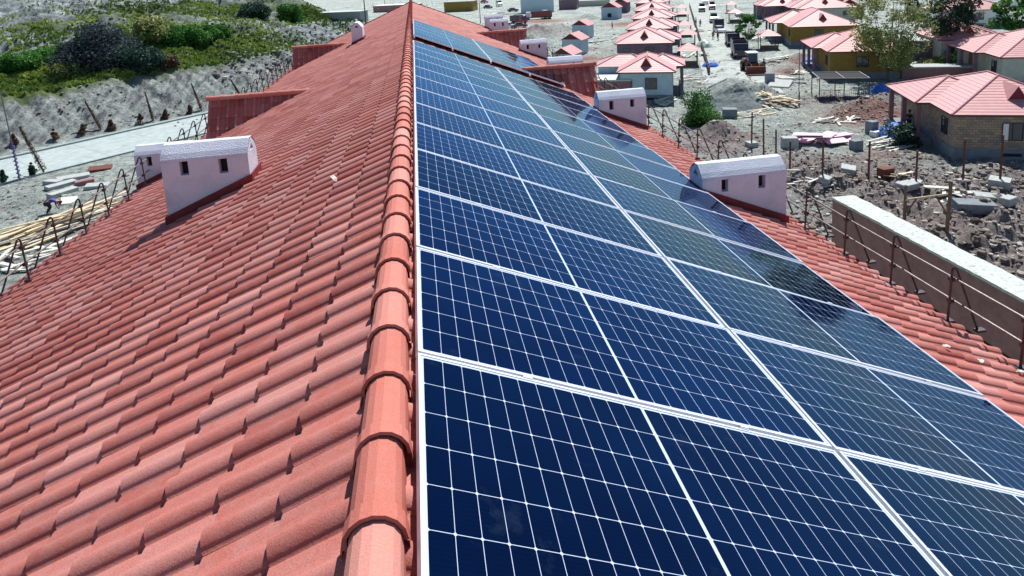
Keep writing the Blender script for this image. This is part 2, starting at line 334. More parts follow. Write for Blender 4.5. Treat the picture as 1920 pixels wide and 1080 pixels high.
# ------------------------------------------------------------------ ground sheet (polar grid, one piece out to the horizon)
def ground():
    az = np.concatenate([np.linspace(-180, -42, 40)[:-1], np.linspace(-42, 58, 760)[:-1], np.linspace(58, 180, 36)[:-1]])
    rr = np.concatenate([[2, 5, 8, 11], np.geomspace(13, 330, 560), np.geomspace(340, 4500, 30)])
    A, Rr = np.meshgrid(np.radians(az), rr); X = Rr*np.sin(A); Y = Rr*np.cos(A); Z = H(X, Y)
    nr, na = X.shape; V = np.stack([X, Y, Z], -1).reshape(-1, 3)
    i = np.arange(nr-1)[:,None]*na; j = np.arange(na)[None]; j2 = (j+1) % na
    F = np.stack([i+j, i+j2, i+na+j2, i+na+j], -1).reshape(-1, 4)[:, ::-1]
    c = len(V); V = np.vstack([V, [[0, 0, G]]])
    F = np.vstack([F, np.stack([np.arange(0, na), (np.arange(na)+1) % na, np.full(na, c), np.full(na, c)], -1)[:0]])
    x, y = V[:,0], V[:,1]; p = (y-x)/math.sqrt(2)-84.0; q = (x+y)/math.sqrt(2)
    veg = np.zeros(len(V)); red = np.zeros(len(V)); bri = np.zeros(len(V))
    for (px, py, a, b) in VEG:
        c0 = gp(px, py); k = np.exp(-(((x-c0.x)/a)**2+((y-c0.y)/b)**2)); veg = np.maximum(veg, k)
    veg = np.where(p > 10.5, veg, 0)
    veg = np.clip(veg*1.5+fbm(x*.12, y*.12, 99, 4)*1.6-.45, 0, 1)*(p > 9)*(1-sst(112,125,q))
    for (px, py, a) in REDS:
        c0 = gp(px, py); red = np.maximum(red, np.exp(-((x-c0.x)**2+(y-c0.y)**2)/(a*a)))
    bank = sst(1, 3, p)*(1-sst(10, 14, p))*(q < 120)
    m, t, n, l, b = new_mat('bare_ground')
    tc = n.new('ShaderNodeTexCoord'); co = tc.outputs['Object']
    def noise(sc, det=8, ro=.65):
        k = n.new('ShaderNodeTexNoise'); k.inputs['Scale'].default_value = sc; k.inputs['Detail'].default_value = det; k.inputs['Roughness'].default_value = ro; l.new(co, k.inputs['Vector']); return k.outputs['Fac']
    def attr(nm):
        k = n.new('ShaderNodeAttribute'); k.attribute_name = nm; return k.outputs['Fac']
    def mix(f, a, b_, mode='MIX'):
        k = n.new('ShaderNodeMixRGB'); k.blend_type = mode
        if isinstance(f, float): k.inputs[0].default_value = f
        else: l.new(f, k.inputs[0])
        for i, v in ((1, a), (2, b_)):
            if isinstance(v, tuple): k.inputs[i].default_value = (*v, 1)
            else: l.new(v, k.inputs[i])
        return k.outputs[0]
    def rp(f, pts): k = ramp(n, pts); l.new(f, k.inputs[0]); return k.outputs[0]
    base = rp(noise(.12), [(.30, (.22,.26,.24)), (.48, (.37,.42,.39)), (.66, (.47,.53,.49))])
    fine = rp(noise(1.6, 10, .8), [(.36, (.36,.37,.42)), (.5, (.92,.92,.93)), (.62, (1.35,1.35,1.32))])
    base = mix(1., base, fine, 'MULTIPLY')
    spk = rp(noise(7., 6, .8), [(.38, (.60,.60,.62)), (.5, (1,1,1)), (.66, (1.3,1.3,1.3))]); base = mix(1., base, spk, 'MULTIPLY')
    rc = rp(noise(2.2), [(.35, (.16,.07,.06)), (.65, (.34,.19,.15))]); base = mix(attr('red'), base, rc)
    rough = rp(noise(.9, 9, .8), [(.38, (.12,.10,.10)), (.5, (.27,.24,.235)), (.66, (.43,.40,.39))]); base = mix(attr('rub'), base, rough)
    mp = n.new('ShaderNodeMapping'); mp.inputs['Rotation'].default_value = (0,0,R_(-45)); mp.inputs['Scale'].default_value = (1.2,.22,.4); l.new(co, mp.inputs[0])
    sk = n.new('ShaderNodeTexNoise'); sk.inputs['Scale'].default_value = 1.; sk.inputs['Detail'].default_value = 8; sk.inputs['Roughness'].default_value = .7; l.new(mp.outputs[0], sk.inputs['Vector'])
    bk = rp(sk.outputs['Fac'], [(.34, (.10,.11,.12)), (.5, (.26,.29,.28)), (.66, (.38,.43,.41))]); bk = mix(1., bk, fine, 'MULTIPLY'); base = mix(attr('bank'), base, bk)
    hl = rp(noise(.35, 10, .78), [(.36, (.07,.10,.10)), (.5, (.20,.235,.24)), (.62, (.44,.49,.51))]); hl = mix(1., hl, fine, 'MULTIPLY'); base = mix(attr('hill'), base, hl)  # dark ramp end paints shade into the rock crevices
    gc = rp(noise(.5, 9, .75), [(.34, (.03,.06,.03)), (.5, (.09,.13,.045)), (.64, (.18,.22,.08))]); base = mix(attr('veg'), base, gc)
    l.new(base, b.inputs['Base Color']); b.inputs['Roughness'].default_value = .95; b.inputs['Specular IOR Level'].default_value = .1
    bp = n.new('ShaderNodeBump'); bp.inputs['Strength'].default_value = 1.; bp.inputs['Distance'].default_value = .45
    l.new(math_node(n, l, 'ADD', noise(1.6, 10, .8), math_node(n, l, 'MULTIPLY', noise(7., 6, .8), .25)), bp.inputs['Height']); l.new(bp.outputs[0], b.inputs['Normal'])
    rub = np.zeros(len(V))
    for (c0, r) in ROUGH: rub = np.maximum(rub, np.exp(-((x-c0[0])**2+(y-c0[1])**2)/(r*r)))
    rub = np.clip(rub*1.3+fbm(x*.4, y*.4, 77, 3)*.8, 0, 1)*(rub > .05)
    o = np_mesh('ground', V, F, m, None, {'veg': veg, 'red': red*.9, 'bank': bank, 'hill': sst(10, 14, p)*(1-sst(112,125,q)), 'rub': rub}, smooth=True)
    tag(o, 'pale grey construction ground with mounds, rocky green hillside on the left', None, None, 'structure')
VEG = [(60,150,26,14),(120,130,24,12),(20,170,16,12),(30,120,16,10),(200,118,18,10),(330,90,16,9),(400,70,14,9),(520,15,30,22),(640,8,34,18),(570,25,16,10),(280,30,14,8),(130,50,12,6),(250,110,14,9)]
REDS = [(1635,212,4),(1600,218,3.5),(1660,200,3.5),(1505,118,3.5),(1360,258,2.5),(1625,308,2.0),(1660,290,1.6),(1480,135,2.5),(1100,110,4),(1020,40,8),(1175,45,6),(960,60,6),(1225,40,4)]
ground()

# the two roads
def strip(name, pts, wdt, zoff, mat, lab):
    V = []; F = []
    P = [Vector(p) for p in pts]
    for i, p in enumerate(P):
        d = (P[min(i+1, len(P)-1)]-P[max(i-1, 0)]).normalized(); nn = Vector((-d.y, d.x))
        for s in np.linspace(-.5, .5, 9): 
            c = p+nn*wdt*s; V.append((c.x, c.y, float(H(c.x, c.y))+zoff))
    for i in range(len(P)-1):
        for j in range(8): k = i*9+j; F.append((k, k+1, k+10, k+9))
    o = np_mesh(name, V, F, mat); 
    bm = bmesh.new(); bm.from_mesh(o.data); bmesh.ops.recalc_face_normals(bm, faces=bm.faces); bm.to_mesh(o.data); bm.free()
    return tag(o, lab, None, None, 'structure')
def pq(p, q): return ((q-(p+84))/math.sqrt(2), (q+(p+84))/math.sqrt(2))
strip('road', [pq(-5.8, q) for q in np.linspace(-60, 108, 60)], 11.0, .03, M['asphalt'], 'pale concrete road running below the hillside on the left')
for pp, lab in ((-.15, 'low kerb along the hillside edge of the left road'), (-11.45, 'low kerb along the building side of the left road')):
    mb = MB(); 
    for q in np.arange(-60, 105, 2.4):
        a = Vector(pq(pp, q)); b = Vector(pq(pp, q+2.37)); nn = Vector((-.7071, .7071))*.16; z = G+(.22 if pp > -1 else .15)
        if pp > -1: nn = nn*2.2
        mb.add([(a.x-nn.x,a.y-nn.y,G-.3),(b.x-nn.x,b.y-nn.y,G-.3),(b.x+nn.x,b.y+nn.y,G-.3),(a.x+nn.x,a.y+nn.y,G-.3),(a.x-nn.x,a.y-nn.y,z),(b.x-nn.x,b.y-nn.y,z),(b.x+nn.x,b.y+nn.y,z),(a.x+nn.x,a.y+nn.y,z)],
               [(0,3,2,1),(4,5,6,7),(0,1,5,4),(1,2,6,5),(2,3,7,6),(3,0,4,7)])
    tag(mb.build('kerb', M['kerb']), lab, None, None, 'structure')

for q in np.arange(-40, 100, 6.):
    a = Vector(pq(-.6, q)); b = Vector(pq(-11.0, q+.05)); d = (b-a).normalized(); nn = Vector((-d.y, d.x))*.035; z = G+.0
    V_ = []; 
    for t in np.linspace(0, 1, 9):
        c = a.lerp(b, float(t))
        for s in (-1, 1): V_.append((c.x+nn.x*s, c.y+nn.y*s, float(H(c.x, c.y))+.036))
    o_ = np_mesh('road_joint', V_, [(2*i, 2*i+1, 2*i+3, 2*i+2) for i in range(8)], M['kerb']); tag(o_, 'dark expansion joint across the pale left road', None, None, 'structure')
# street between the two rows of houses: direction 23 degrees east of the ridge
UD = Vector((math.sin(R_(113)), math.cos(R_(113)))); VD = Vector((math.sin(R_(23)), math.cos(R_(23))))
s0 = flat(1378, 140); sc_ = Vector((s0[0], s0[1]))
M['street'] = surf('dusty_street', (.24,.27,.26), (.36,.40,.38), .8, .95, .9, 3, c3=(.46,.50,.47), dist=.15)
strip('street', [tuple(sc_+VD*t) for t in np.linspace(-14, 330, 120)], 9.0, .05, M['street'], 'pale dusty street running away between the rows of houses')

# ------------------------------------------------------------------ the big tiled roof
XR = -.128; ZR = -.020
NOSE0, EXPO, PITCH = .40, .2985, .2045
YS, YE = -2.6, 36.8
PROF = np.array([(0,-.002),(.003,-.010),(.006,.007),(.012,.008),(.0125,.012),(.020,.021),(.032,.031),(.048,.038),(.064,.040),(.080,.036),(.094,.026),(.105,.012),(.114,.003),(.150,.0),(.190,.0)])
def tile_field(name, ncol, y0, ncourse, nose0, expo, origin, ex, ey, ez, mat, parent, clip=None, first=None, mirror=False, hmul=1.):
    """tiles on a plane: ex = downslope, ey = along the eave, ez = normal; every tile = pan and roll, each course steps over the next"""
    V = []; F = []; T = []
    prof = PROF.copy()
    if mirror: prof = np.stack([PITCH-prof[::-1,0], prof[::-1,1]], -1); prof[:,0] -= prof[0,0]
    npf = len(prof); CREST = .050
    nosez = .012*(1 if hmul == 1. else 2.4)
    rows = []
    for c in range(ncourse):
        s1 = nose0+expo*c; s0_ = s1-expo if c or first is None else first
        rows.append((c, s0_, s1))
    Vs = []; Fs = []; Ts = []; base = 0
    for c, s0_, s1 in rows:
        jit = RNG.uniform(-.004, .004, ncol); lift = RNG.uniform(0, .004, ncol)
        tint = np.clip(RNG.normal(.5, .30, ncol), 0, 1)
        cols = np.arange(ncol)
        yy = y0+cols[:,None]*PITCH+prof[None,:,0]
        yy = np.concatenate([yy, (yy[:,:1]*0+y0+(cols[:,None]+1)*PITCH)], 1); hh = np.concatenate([np.repeat(prof[None,:,1], ncol, 0), np.full((ncol,1), -.002)], 1)
        n1 = npf+1
        # 3 lines: top, nose top, nose bottom
        for li, (s, dz) in enumerate(((s0_, 0.), (s1, nosez), (s1, nosez), (s1+.001, -.006))):
            S = s+(jit[:,None] if li else 0)+0*yy
            hz_ = (hh*hmul*(.84 if li == 0 else 1.))-CREST+dz+(lift[:,None] if li else 0)
            if li == 3: hz_ = -CREST+hh*.0-.012+0*yy
            Vs.append(np.stack([S, yy, hz_], -1).reshape(-1,3))
        k = ncol*n1; idx = base+(np.arange(ncol)[:,None]*n1+np.arange(npf)[None]).ravel()
        q = lambda o1, o2: np.stack([idx+o1, idx+o2, idx+o2+1, idx+o1+1], -1)
        Fs.append(q(0, k)); Ts.append(np.repeat(tint, npf)); Fs.append(q(2*k, 3*k)); Ts.append(np.repeat(tint*.8, npf))  # nose faces take a darker tint, shade put into the colour
        base += 4*k
    V = np.concatenate(Vs); F = np.concatenate(Fs); T = np.concatenate(Ts)
    if clip is not None:
        cen = V[F].mean(1); keep = clip(cen); F = F[keep]; T = T[keep]
        used = np.zeros(len(V), bool); used[F.ravel()] = True; mp = np.cumsum(used)-1; V = V[used]; F = mp[F]
    W = origin+V[:,:1]*ex+V[:,1:2]*ey+V[:,2:3]*ez
    nrm = np.cross(W[F[:,1]]-W[F[:,0]], W[F[:,2]]-W[F[:,0]])
    if (nrm@ez).mean() < 0: F = F[:, ::-1]
    return np_mesh(name, W, F, mat, parent, T, smooth=True)
bld = empty('school_building', (0,0,0), 0, 'long building in the foreground under a red tiled gable roof that fills the lower picture', 'building')
ncol = int((YE-YS)/PITCH)
Y0T = 2.03-.052-PITCH*22
NC = 20
for sgn in (1, -1):
    ex = np.array([sgn*CS, 0, -SN]); ez = np.array([sgn*SN, 0, CS]); ey = np.array([0., 1, 0])
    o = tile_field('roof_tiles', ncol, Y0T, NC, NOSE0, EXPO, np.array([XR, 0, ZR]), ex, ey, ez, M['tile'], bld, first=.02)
    if sgn < 0: o['label'] = 'left roof slope, dustier rose red tiles'
    else: o['label'] = 'right roof slope carrying the solar panels'
    # boarding below the tiles, fascia, dark half-pipe added for the shade at the eave
    SE = NOSE0+EXPO*(NC-1)
    xe = XR+sgn*(SE-.1)*CS; ze = ZR-(SE-.1)*SN
    mb = MB(); a = Vector((XR, 0, ZR-.09)); 
    mb.add([(XR,YS,ZR-.09),(XR,YE-.1,ZR-.09),(xe,YE-.1,ze-.09),(xe,YS,ze-.09),(XR,YS,ZR-.22),(XR,YE-.1,ZR-.22),(xe,YE-.1,ze-.22),(xe,YS,ze-.22)], [(0,1,2,3),(4,7,6,5),(0,3,7,4),(1,5,6,2),(3,2,6,7),(0,4,5,1)])
    mb.build('roof_deck', M['fascia'], bld)
    g = MB(); xg = XR+sgn*(SE+.09)*CS; zg = ZR-SE*SN-.13; ang = [PI+PI*i/8 for i in range(9)]; pr = [(xg+.075*math.cos(t), zg+.075*math.sin(t)) for t in ang]
    n9 = len(pr); g.add([(p[0],YS,p[1]) for p in pr]+[(p[0],YE,p[1]) for p in pr], [(i,i+1,n9+i+1,n9+i) for i in range(n9-1)])
    g.build('eave_shade_strip', M['steel'], bld)
# verge trim at the far gable
for sgn in (1, -1):
    mb = MB(); SE = NOSE0+EXPO*(NC-1); n_ = 20
    for i in range(n_):
        s0_ = SE*i/n_; s1 = SE*(i+1)/n_-.006; f = lambda s, h: (XR+sgn*(s*CS+h*SN), ZR-s*SN+h*CS)
        y1 = YE-.12; y2 = YE+.10
        A_ = f(s0_, .025); B_ = f(s1, .035); C_ = f(s0_, -.16); D_ = f(s1, -.16)
        mb.add([(A_[0],y1,A_[1]),(B_[0],y1,B_[1]),(B_[0],y2,B_[1]),(A_[0],y2,A_[1]),(C_[0],y1,C_[1]),(D_[0],y1,D_[1]),(D_[0],y2,D_[1]),(C_[0],y2,C_[1])], [(0,1,2,3),(4,7,6,5),(0,4,5,1),(1,5,6,2),(2,6,7,3),(3,7,4,0)])
    mb.build('verge_trim', M['flash'], bld)
# walls of the building
mb = MB(); xw = 5.25; zt = ZR-(xw-.1)*TAN-.15
mb.prism([(-xw+XR, G-1), (xw+XR, G-1), (xw+XR, zt), (XR, ZR-.24), (-xw+XR, zt)], 'y', YS, YE-.35)
mb.build('wall', M['wallC'], bld)
# ridge tiles: faceted half-round shells, wide near end laps over the next one
def ridge_row(name, p0, p1, n, r, cz, mat, parent, col=.014, drop=.05):
    d = (p1-p0); L = d.length/n; d.normalize(); side = Vector((d.y, -d.x, 0)).normalized(); up_ = Vector((0,0,1))
    V = []; F = []; T = []; na = 9
    for k in range(n):
        t0 = random.uniform(.0, 1.)
        off = random.uniform(-.005, .005)
        for (a, b, ra, rb) in ((-.012, .048, r+col, r+col*.8), (.03, L+.02, r, r-.006)):
            kk = len(V)
            for (tt, rr_) in ((a, ra), (b, rb)):
                c = p0+d*(k*L+tt)+side*off
                for i in range(na):
                    th = PI*i/(na-1); V.append(tuple(c+side*math.cos(th)*rr_+up_*(math.sin(th)*rr_*1.0+cz)))
                for i in (na-1, 0):   # skirts
                    th = PI*i/(na-1); V.append(tuple(c+side*math.cos(th)*rr_*1.03+up_*(cz-drop)))
                for i in range(na):
                    th = PI*i/(na-1); V.append(tuple(c+side*math.cos(th)*(rr_-.013)+up_*(math.sin(th)*(rr_-.013)+cz)))
            m_ = na*2+2
            for i in range(na-1):
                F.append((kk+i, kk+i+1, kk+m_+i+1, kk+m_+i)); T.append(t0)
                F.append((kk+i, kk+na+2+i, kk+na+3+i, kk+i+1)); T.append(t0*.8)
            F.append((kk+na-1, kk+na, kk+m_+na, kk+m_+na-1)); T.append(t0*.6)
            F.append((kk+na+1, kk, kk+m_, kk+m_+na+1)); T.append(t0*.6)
    o = np_mesh(name, V, F, mat, parent, T); return o
Y00 = 1.64-.336*12
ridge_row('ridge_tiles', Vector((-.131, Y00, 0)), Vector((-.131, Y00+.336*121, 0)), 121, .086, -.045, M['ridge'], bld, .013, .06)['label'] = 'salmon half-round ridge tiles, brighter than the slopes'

# dormers: steep small gables sticking out of the slopes
def dormer(sgn, yr, zr, xi, xo):
    d = empty('dormer', (0,0,0)); d.parent = bld
    st = R_(58); h = .93+.15; SLn = h/math.sin(st)
    for s in (-1, 1):
        ex = np.array([0, s*math.cos(st), -math.sin(st)]); ez = np.array([0, s*math.sin(st), math.cos(st)]); ey = np.array([1., 0, 0])
        orig = np.array([0., yr, zr-.02]); n = int((abs(xo)-abs(xi)+1.4)/PITCH)
        y0 = abs(xo)-n*PITCH if sgn > 0 else -abs(xo)
        def clip(c, ex=ex, ez=ez, ey=ey, orig=orig):
            W = orig+c[:,:1]*ex+c[:,1:2]*ey+c[:,2:3]*ez
            return W[:,2] > ZR-.05-TAN*np.abs(W[:,0]-XR)-.06
        tile_field('dormer_tiles', n, y0, 5, .24, .2985, orig, ex, ey, ez, M['tile'], d, clip=clip, first=.0, hmul=1.7)
    mb = MB(); zb = zr-1.25
    mb.prism([(yr-.52, zb), (yr+.52, zb), (yr, zr-.20)], 'x', sgn*(abs(xi)-.2), sgn*(abs(xo)-.05)); mb.build('gable_wall', M['plaster'], d)
    L = abs(xo)-abs(xi)+.25; n = max(3, round(L/.336))
    ridge_row('dormer_ridge', Vector((sgn*(abs(xo)+.02), yr, zr)), Vector((sgn*(abs(xo)+.02-n*.336), yr, zr)), n, .075, -.045, M['ridge'], d, .012, .03)
dormer(1, 16.8, -1.16, 2.65, 4.93); dormer(1, 28.0, -1.2, 2.75, 5.0)
dormer(-1, 15.8, -1.10, 2.75, 5.03); dormer(-1, 27.3, -1.18, 2.95, 5.15)

# chimneys: plastered boxes with a chamfered top, two openings on the long faces, one under the gable, red base band
def zroof(x): return ZR-TAN*abs(x-XR)
def chimney(cx, cy, L, W, ztop, along='x', hr=.185, windows=True, lean=0):
    c = empty('chimney', (0,0,0)); c.parent = bld
    sg = 1 if cx > 0 else -1
    bev = .17; seg = []
    prof = [(-W/2, 0), (-W/2, -bev*1.0)]   # placeholders
    zt = ztop; zw = ztop-hr
    # outer shell with real holes: build with bmesh boolean-free trick: faces with window cut as grid
    def P(u, v, z): return (cx+u, cy+v, z) if along == 'x' else (cx+v, cy+u, z)
    zb = min(zroof(cx-L/2 if along == 'x' else cx-W/2), zroof(cx+L/2 if along == 'x' else cx+W/2))-.25
    mb = MB()
    win = []
    if windows:
        for u0 in (-.24*L, .20*L): win.append((u0-.045-random.uniform(0,.01), u0+.045+random.uniform(0,.012), zw-.235+random.uniform(-.01,.03), zw-.035+random.uniform(-.02,.0)))
    us = sorted(set([-L/2, L/2]+[a for w_ in win for a in w_[:2]])); 
    for side in (-1, 1):
        v = side*W/2
        for i in range(len(us)-1):
            ua, ub = us[i], us[i+1]; um = (ua+ub)/2; hit = [w_ for w_ in win if w_[0] <= um <= w_[1]]
            spans = [(zb, zw)] if not hit else [(zb, hit[0][2]), (hit[0][3], zw)]
            for a, b in spans: mb.add([P(ua,v,a),P(ub,v,a),P(ub,v,b),P(ua,v,b)], [(0,1,2,3)])
            if hit:
                w_ = hit[0]; t = .09*-side
                q = [(w_[0],w_[2]),(w_[1],w_[2]),(w_[1],w_[3]),(w_[0],w_[3])]
                for k in range(4):
                    a, b = q[k], q[(k+1)%4]; mb.add([P(a[0],v,a[1]),P(b[0],v,b[1]),P(b[0],v+t,b[1]),P(a[0],v+t,a[1])], [(0,1,2,3)])
    # end faces
    tri = [(-.08, zw-.01), (.08, zw-.01), (0, zw+.08)]
    for s in (-1, 1):
        u = s*L/2
        mb.add([P(u,-W/2,zb),P(u,W/2,zb),P(u,W/2,zw-.01),P(u,-W/2,zw-.01)], [(0,1,2,3)])
        mb.add([P(u,-W/2,zw-.01),P(u,tri[0][0],zw-.01),P(u,0,zw+.08),P(u,-.03,zt-.024),P(u,-W/2,zw)], [(0,1,2,3,4)])
        mb.add([P(u,W/2,zw-.01),P(u,tri[1][0],zw-.01),P(u,0,zw+.08),P(u,.03,zt-.024),P(u,W/2,zw)], [(0,1,2,3,4)])
        mb.add([P(u,-.03,zt-.024),P(u,0,zw+.08),P(u,.03,zt-.024)], [(0,1,2)])
        for k in range(3):
            a, b = tri[k], tri[(k+1)%3]; t = -.12*s
            mb.add([P(u,a[0],a[1]),P(u,b[0],b[1]),P(u+t,b[0],b[1]),P(u+t,a[0],a[1])], [(0,1,2,3)])
    me = mb.me('shaft'); bm = bmesh.new(); bm.from_mesh(me); bmesh.ops.remove_doubles(bm, verts=bm.verts, dist=.0004); bm.to_mesh(me); bm.free()
    link('shaft', me, M['plaster'], c)
    # cap: rounded, slightly wavy, a touch proud of the shaft
    V = []; F = []; nu, npf = 8, 8
    pr = [(-W/2-.004, zw-.03), (-W/2+.004, zw-.004), (-W/2+.05, zw+.055), (-.055, zt-.012), (.055, zt-.012), (W/2-.05, zw+.055), (W/2-.004, zw-.004), (W/2+.004, zw-.03)]
    for i in range(nu):
        u = -L/2-.004+(L+.008)*i/(nu-1)
        for k, (v, z) in enumerate(pr): V.append(P(u+random.uniform(-.002,.002), v+random.uniform(-.0015,.0015), z+random.uniform(-.0018,.0018)))
    for i in range(nu-1):
        for k in range(npf-1): a = i*npf+k; F.append((a, a+1, a+npf+1, a+npf))
    np_mesh('cap', V, F, M['plaster'], c)
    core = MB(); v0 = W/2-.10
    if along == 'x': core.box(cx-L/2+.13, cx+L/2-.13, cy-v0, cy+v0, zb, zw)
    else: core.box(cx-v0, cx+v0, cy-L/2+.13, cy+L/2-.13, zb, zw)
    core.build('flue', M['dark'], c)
    # sloping red base band
    fb = MB(); ex_ = .03; hx = (L if along == 'x' else W)/2+ex_; hy = (W if along == 'x' else L)/2+ex_; x0, x1 = cx-hx, cx+hx
    bh = .075
    vv = [(x0,cy-hy,zroof(x0)-.09),(x1,cy-hy,zroof(x1)-.09),(x1,cy+hy,zroof(x1)-.09),(x0,cy+hy,zroof(x0)-.09),(x0,cy-hy,zroof(x0)+bh),(x1,cy-hy,zroof(x1)+bh),(x1,cy+hy,zroof(x1)+bh),(x0,cy+hy,zroof(x0)+bh)]
    fb.add(vv, [(0,3,2,1),(4,5,6,7),(0,1,5,4),(1,2,6,5),(2,3,7,6),(3,0,4,7)]); fb.build('base_flashing', M['flash'], c)
    return c
chimney(-2.60, 8.10, 1.02, .42, -.32, hr=.165)
chimney(-5.09, 13.1, 1.05, .42, -1.48, hr=.165)
chimney(-2.17, 24.85, .85, .42, -.14, along='y', windows=False)
chimney(4.49, 8.12, 1.26, .42, -1.29, hr=.165)
chimney(4.54, 13.5, 1.10, .42, -1.28, hr=.165)
chimney(4.72, 19.5, 1.12, .42, -1.31, hr=.165)
chimney(4.87, 25.75, 1.12, .42, -1.42, hr=.165)
chimney(4.60, 34.4, 1.02, .42, -1.16, hr=.165); chimney(4.54, 36.1, 1.02, .42, -1.02, hr=.165)

# ------------------------------------------------------------------ eave railings (A-shaped steel supports, two rails)
def railing(sgn, ys, lab):
    r = empty('eave_railing', (sgn*5.33, ys[0], zroof(sgn*5.33)), 0, lab, 'railing', None); o0 = r.location
    for k, y in enumerate(ys):
        x1 = sgn*5.33; x2 = sgn*5.72; z1 = zroof(x1); z2 = zroof(x2)+.0; zt = z1+.58
        mb = MB(); rr = .0125
        j = random.uniform(-.012, .012)
        pts = [(x1, y, z1-.03), (x1+sgn*.02, y, zt-.03), (x1+sgn*.032, y, zt-.004), (x1+sgn*.05, y, zt), (x1+sgn*.075, y+j, zt-.03), (x2, y+.02, z2-.03)]
        pts = [tuple(Vector(p)-o0) for p in pts]; mb.path(pts, rr, 7)
        for (px_, pz) in ((x1, z1), (x2, z2)):   # foot plates
            mb.box(px_-.05-o0.x, px_+.05-o0.x, y-.03-o0.y, y+.03-o0.y, pz-.02-o0.z, pz+.004-o0.z)
        for t in (.22, .46):   # clamps on the rails
            mb.box(x1-.022-o0.x+sgn*.018, x1+.022-o0.x+sgn*.018, y-.025-o0.y, y+.025-o0.y, z1+t-.022-o0.z, z1+t+.022-o0.z)
        mb.build('post', M['steel'], r)
    for t, n_ in ((.22, 'rail'), (.46, 'rail')):
        mb = MB(); pts = []
        for k, y in enumerate(ys): pts.append((sgn*.045+random.uniform(-.004,.004), y-o0.y, t+random.uniform(-.006,.006)))
        pts = [(pts[0][0], pts[0][1]-1.5, pts[0][2])]+pts+[(pts[-1][0], pts[-1][1]+.3, pts[-1][2])]
        mb.path(pts, .0125, 8); mb.build(n_, M['steelL'], r)
railing(1, [3.75+.0*i+.80*i for i in range(5)]+[7.78+.865*i for i in range(32)], 'dark steel safety railing along the right eave, in front of the concrete wall')
railing(-1, [7.25+.76*i for i in range(37)], 'dark steel safety railing along the left eave, above the pile of planks')

# ------------------------------------------------------------------ solar panels
def panel_proto():
    p = empty('solar_panel')
    mb = MB(); fw = .011; hd = .035
    for (x0, x1, y0, y1) in ((0, 2.1, 0, fw), (0, 2.1, 1.04-fw, 1.04), (0, fw, fw, 1.04-fw), (2.1-fw, 2.1, fw, 1.04-fw)): mb.box(x0, x1, y0, y1, -hd, 0)
    f = mb.build('frame', M['alu'], p)
    for y0, y1 in ((-.019, .007), (1.033, 1.059)):
        for u in (.5, 1.6): MB().box(u-.022, u+.022, (y0+y1)/2-.008, (y0+y1)/2+.008, -.03, .0035).build('clamp', M['alu'], p)
    gl = MB().box(fw, 2.1-fw, fw, 1.04-fw, -.012, -.003); g = gl.build('glass', M['cells'], p)
    return p
ORD = ['nearest','second','third','fourth','fifth','sixth','seventh','eighth','ninth','tenth','eleventh','twelfth','farthest']
PR = panel_proto(); first = True
def place_panel(x, y, z, lab, grp):
    global first
    o = PR if first else copy_tree(PR); first = False
    o.location = (x, y, z); o.rotation_euler = (random.uniform(-.004,.004), SL+random.uniform(-.004,.004), random.uniform(-.0012,.0012))
    tag(o, lab, 'solar panel', grp)
Yb = 2.478
for k in range(13):
    for c in range(2):
        u = c*2.125; rowname = ORD[k]
        place_panel(u*CS, Yb+(k-1)*1.06+.01, -u*SN, 'dark blue solar panel, %s row of the long array, %s column' % (rowname, 'ridge-side' if c == 0 else 'eave-side'), 'solar panels of the long array')
O5 = ['nearest','second','third','fourth','farthest']
for k in range(5):
    for c in range(2):
        u = c*2.125
        place_panel(u*CS+.02*SN, 16.15+k*1.052, -u*SN+.05, 'greyish blue solar panel, %s row of the small upper array, %s column' % (O5[k], 'ridge-side' if c == 0 else 'eave-side'), 'solar panels of the small far array')
# mounting rails under the arrays
for (y0, y1, dz, lab) in ((.9, 15.1, 0., 'aluminium mounting rails under the long solar array'), (16.05, 21.35, .055, 'aluminium mounting rails under the small far solar array')):
    r = empty('mounting_frame', (0, y0, 0), 0, lab, 'mounting frame')
    for u in (.02, 1.05, 2.1, 3.2, 4.2):
        mb = MB(); x = u*CS; z = -u*SN-.037+dz
        mb.box(x-.015, x+.02, 0, y1-y0, z-.055, z-.004); mb.build('rail', M['alu'], r)

# bits blown onto the tiles
def roof_bit(px, py, s, lab, seed):
    nrm = np.array([TAN if px > 700 else -TAN, 0, 1.]); d = ray(px, py); c = ZR+XR*(TAN if px > 700 else -TAN)+.012
    t = (c-nrm@CAM)/(nrm@d); p = CAM+t*d; rg = random.Random(seed); v = []; n = 7
    for i in range(n):
        a = 2*PI*i/n; r = s*(.5+.5*abs(math.cos(a*.5+.3)))*rg.uniform(.7,1.1); v.append((r*math.cos(a), r*math.sin(a)*.5, .008+.012*math.sin(a*1.5)))
    o = MB().add(v+[(0,0,.014)], [(i,(i+1)%n,n) for i in range(n)]).build('fallen_leaf', M['woodW']); o.location = p; o.rotation_euler = (0, SL if px > 700 else -SL, rg.uniform(0,3)); tag(o, lab, 'leaf')
roof_bit(1776,651,.05,'curled pale dry leaf on the right tiles, upper one',1); roof_bit(1838,678,.06,'curled pale dry leaf on the right tiles, lower one',2); roof_bit(1915,698,.05,'pale dry leaf at the right picture edge on the tiles',3)
roof_bit(626,337,.07,'white scrap lying on the left slope beside the ridge',4)

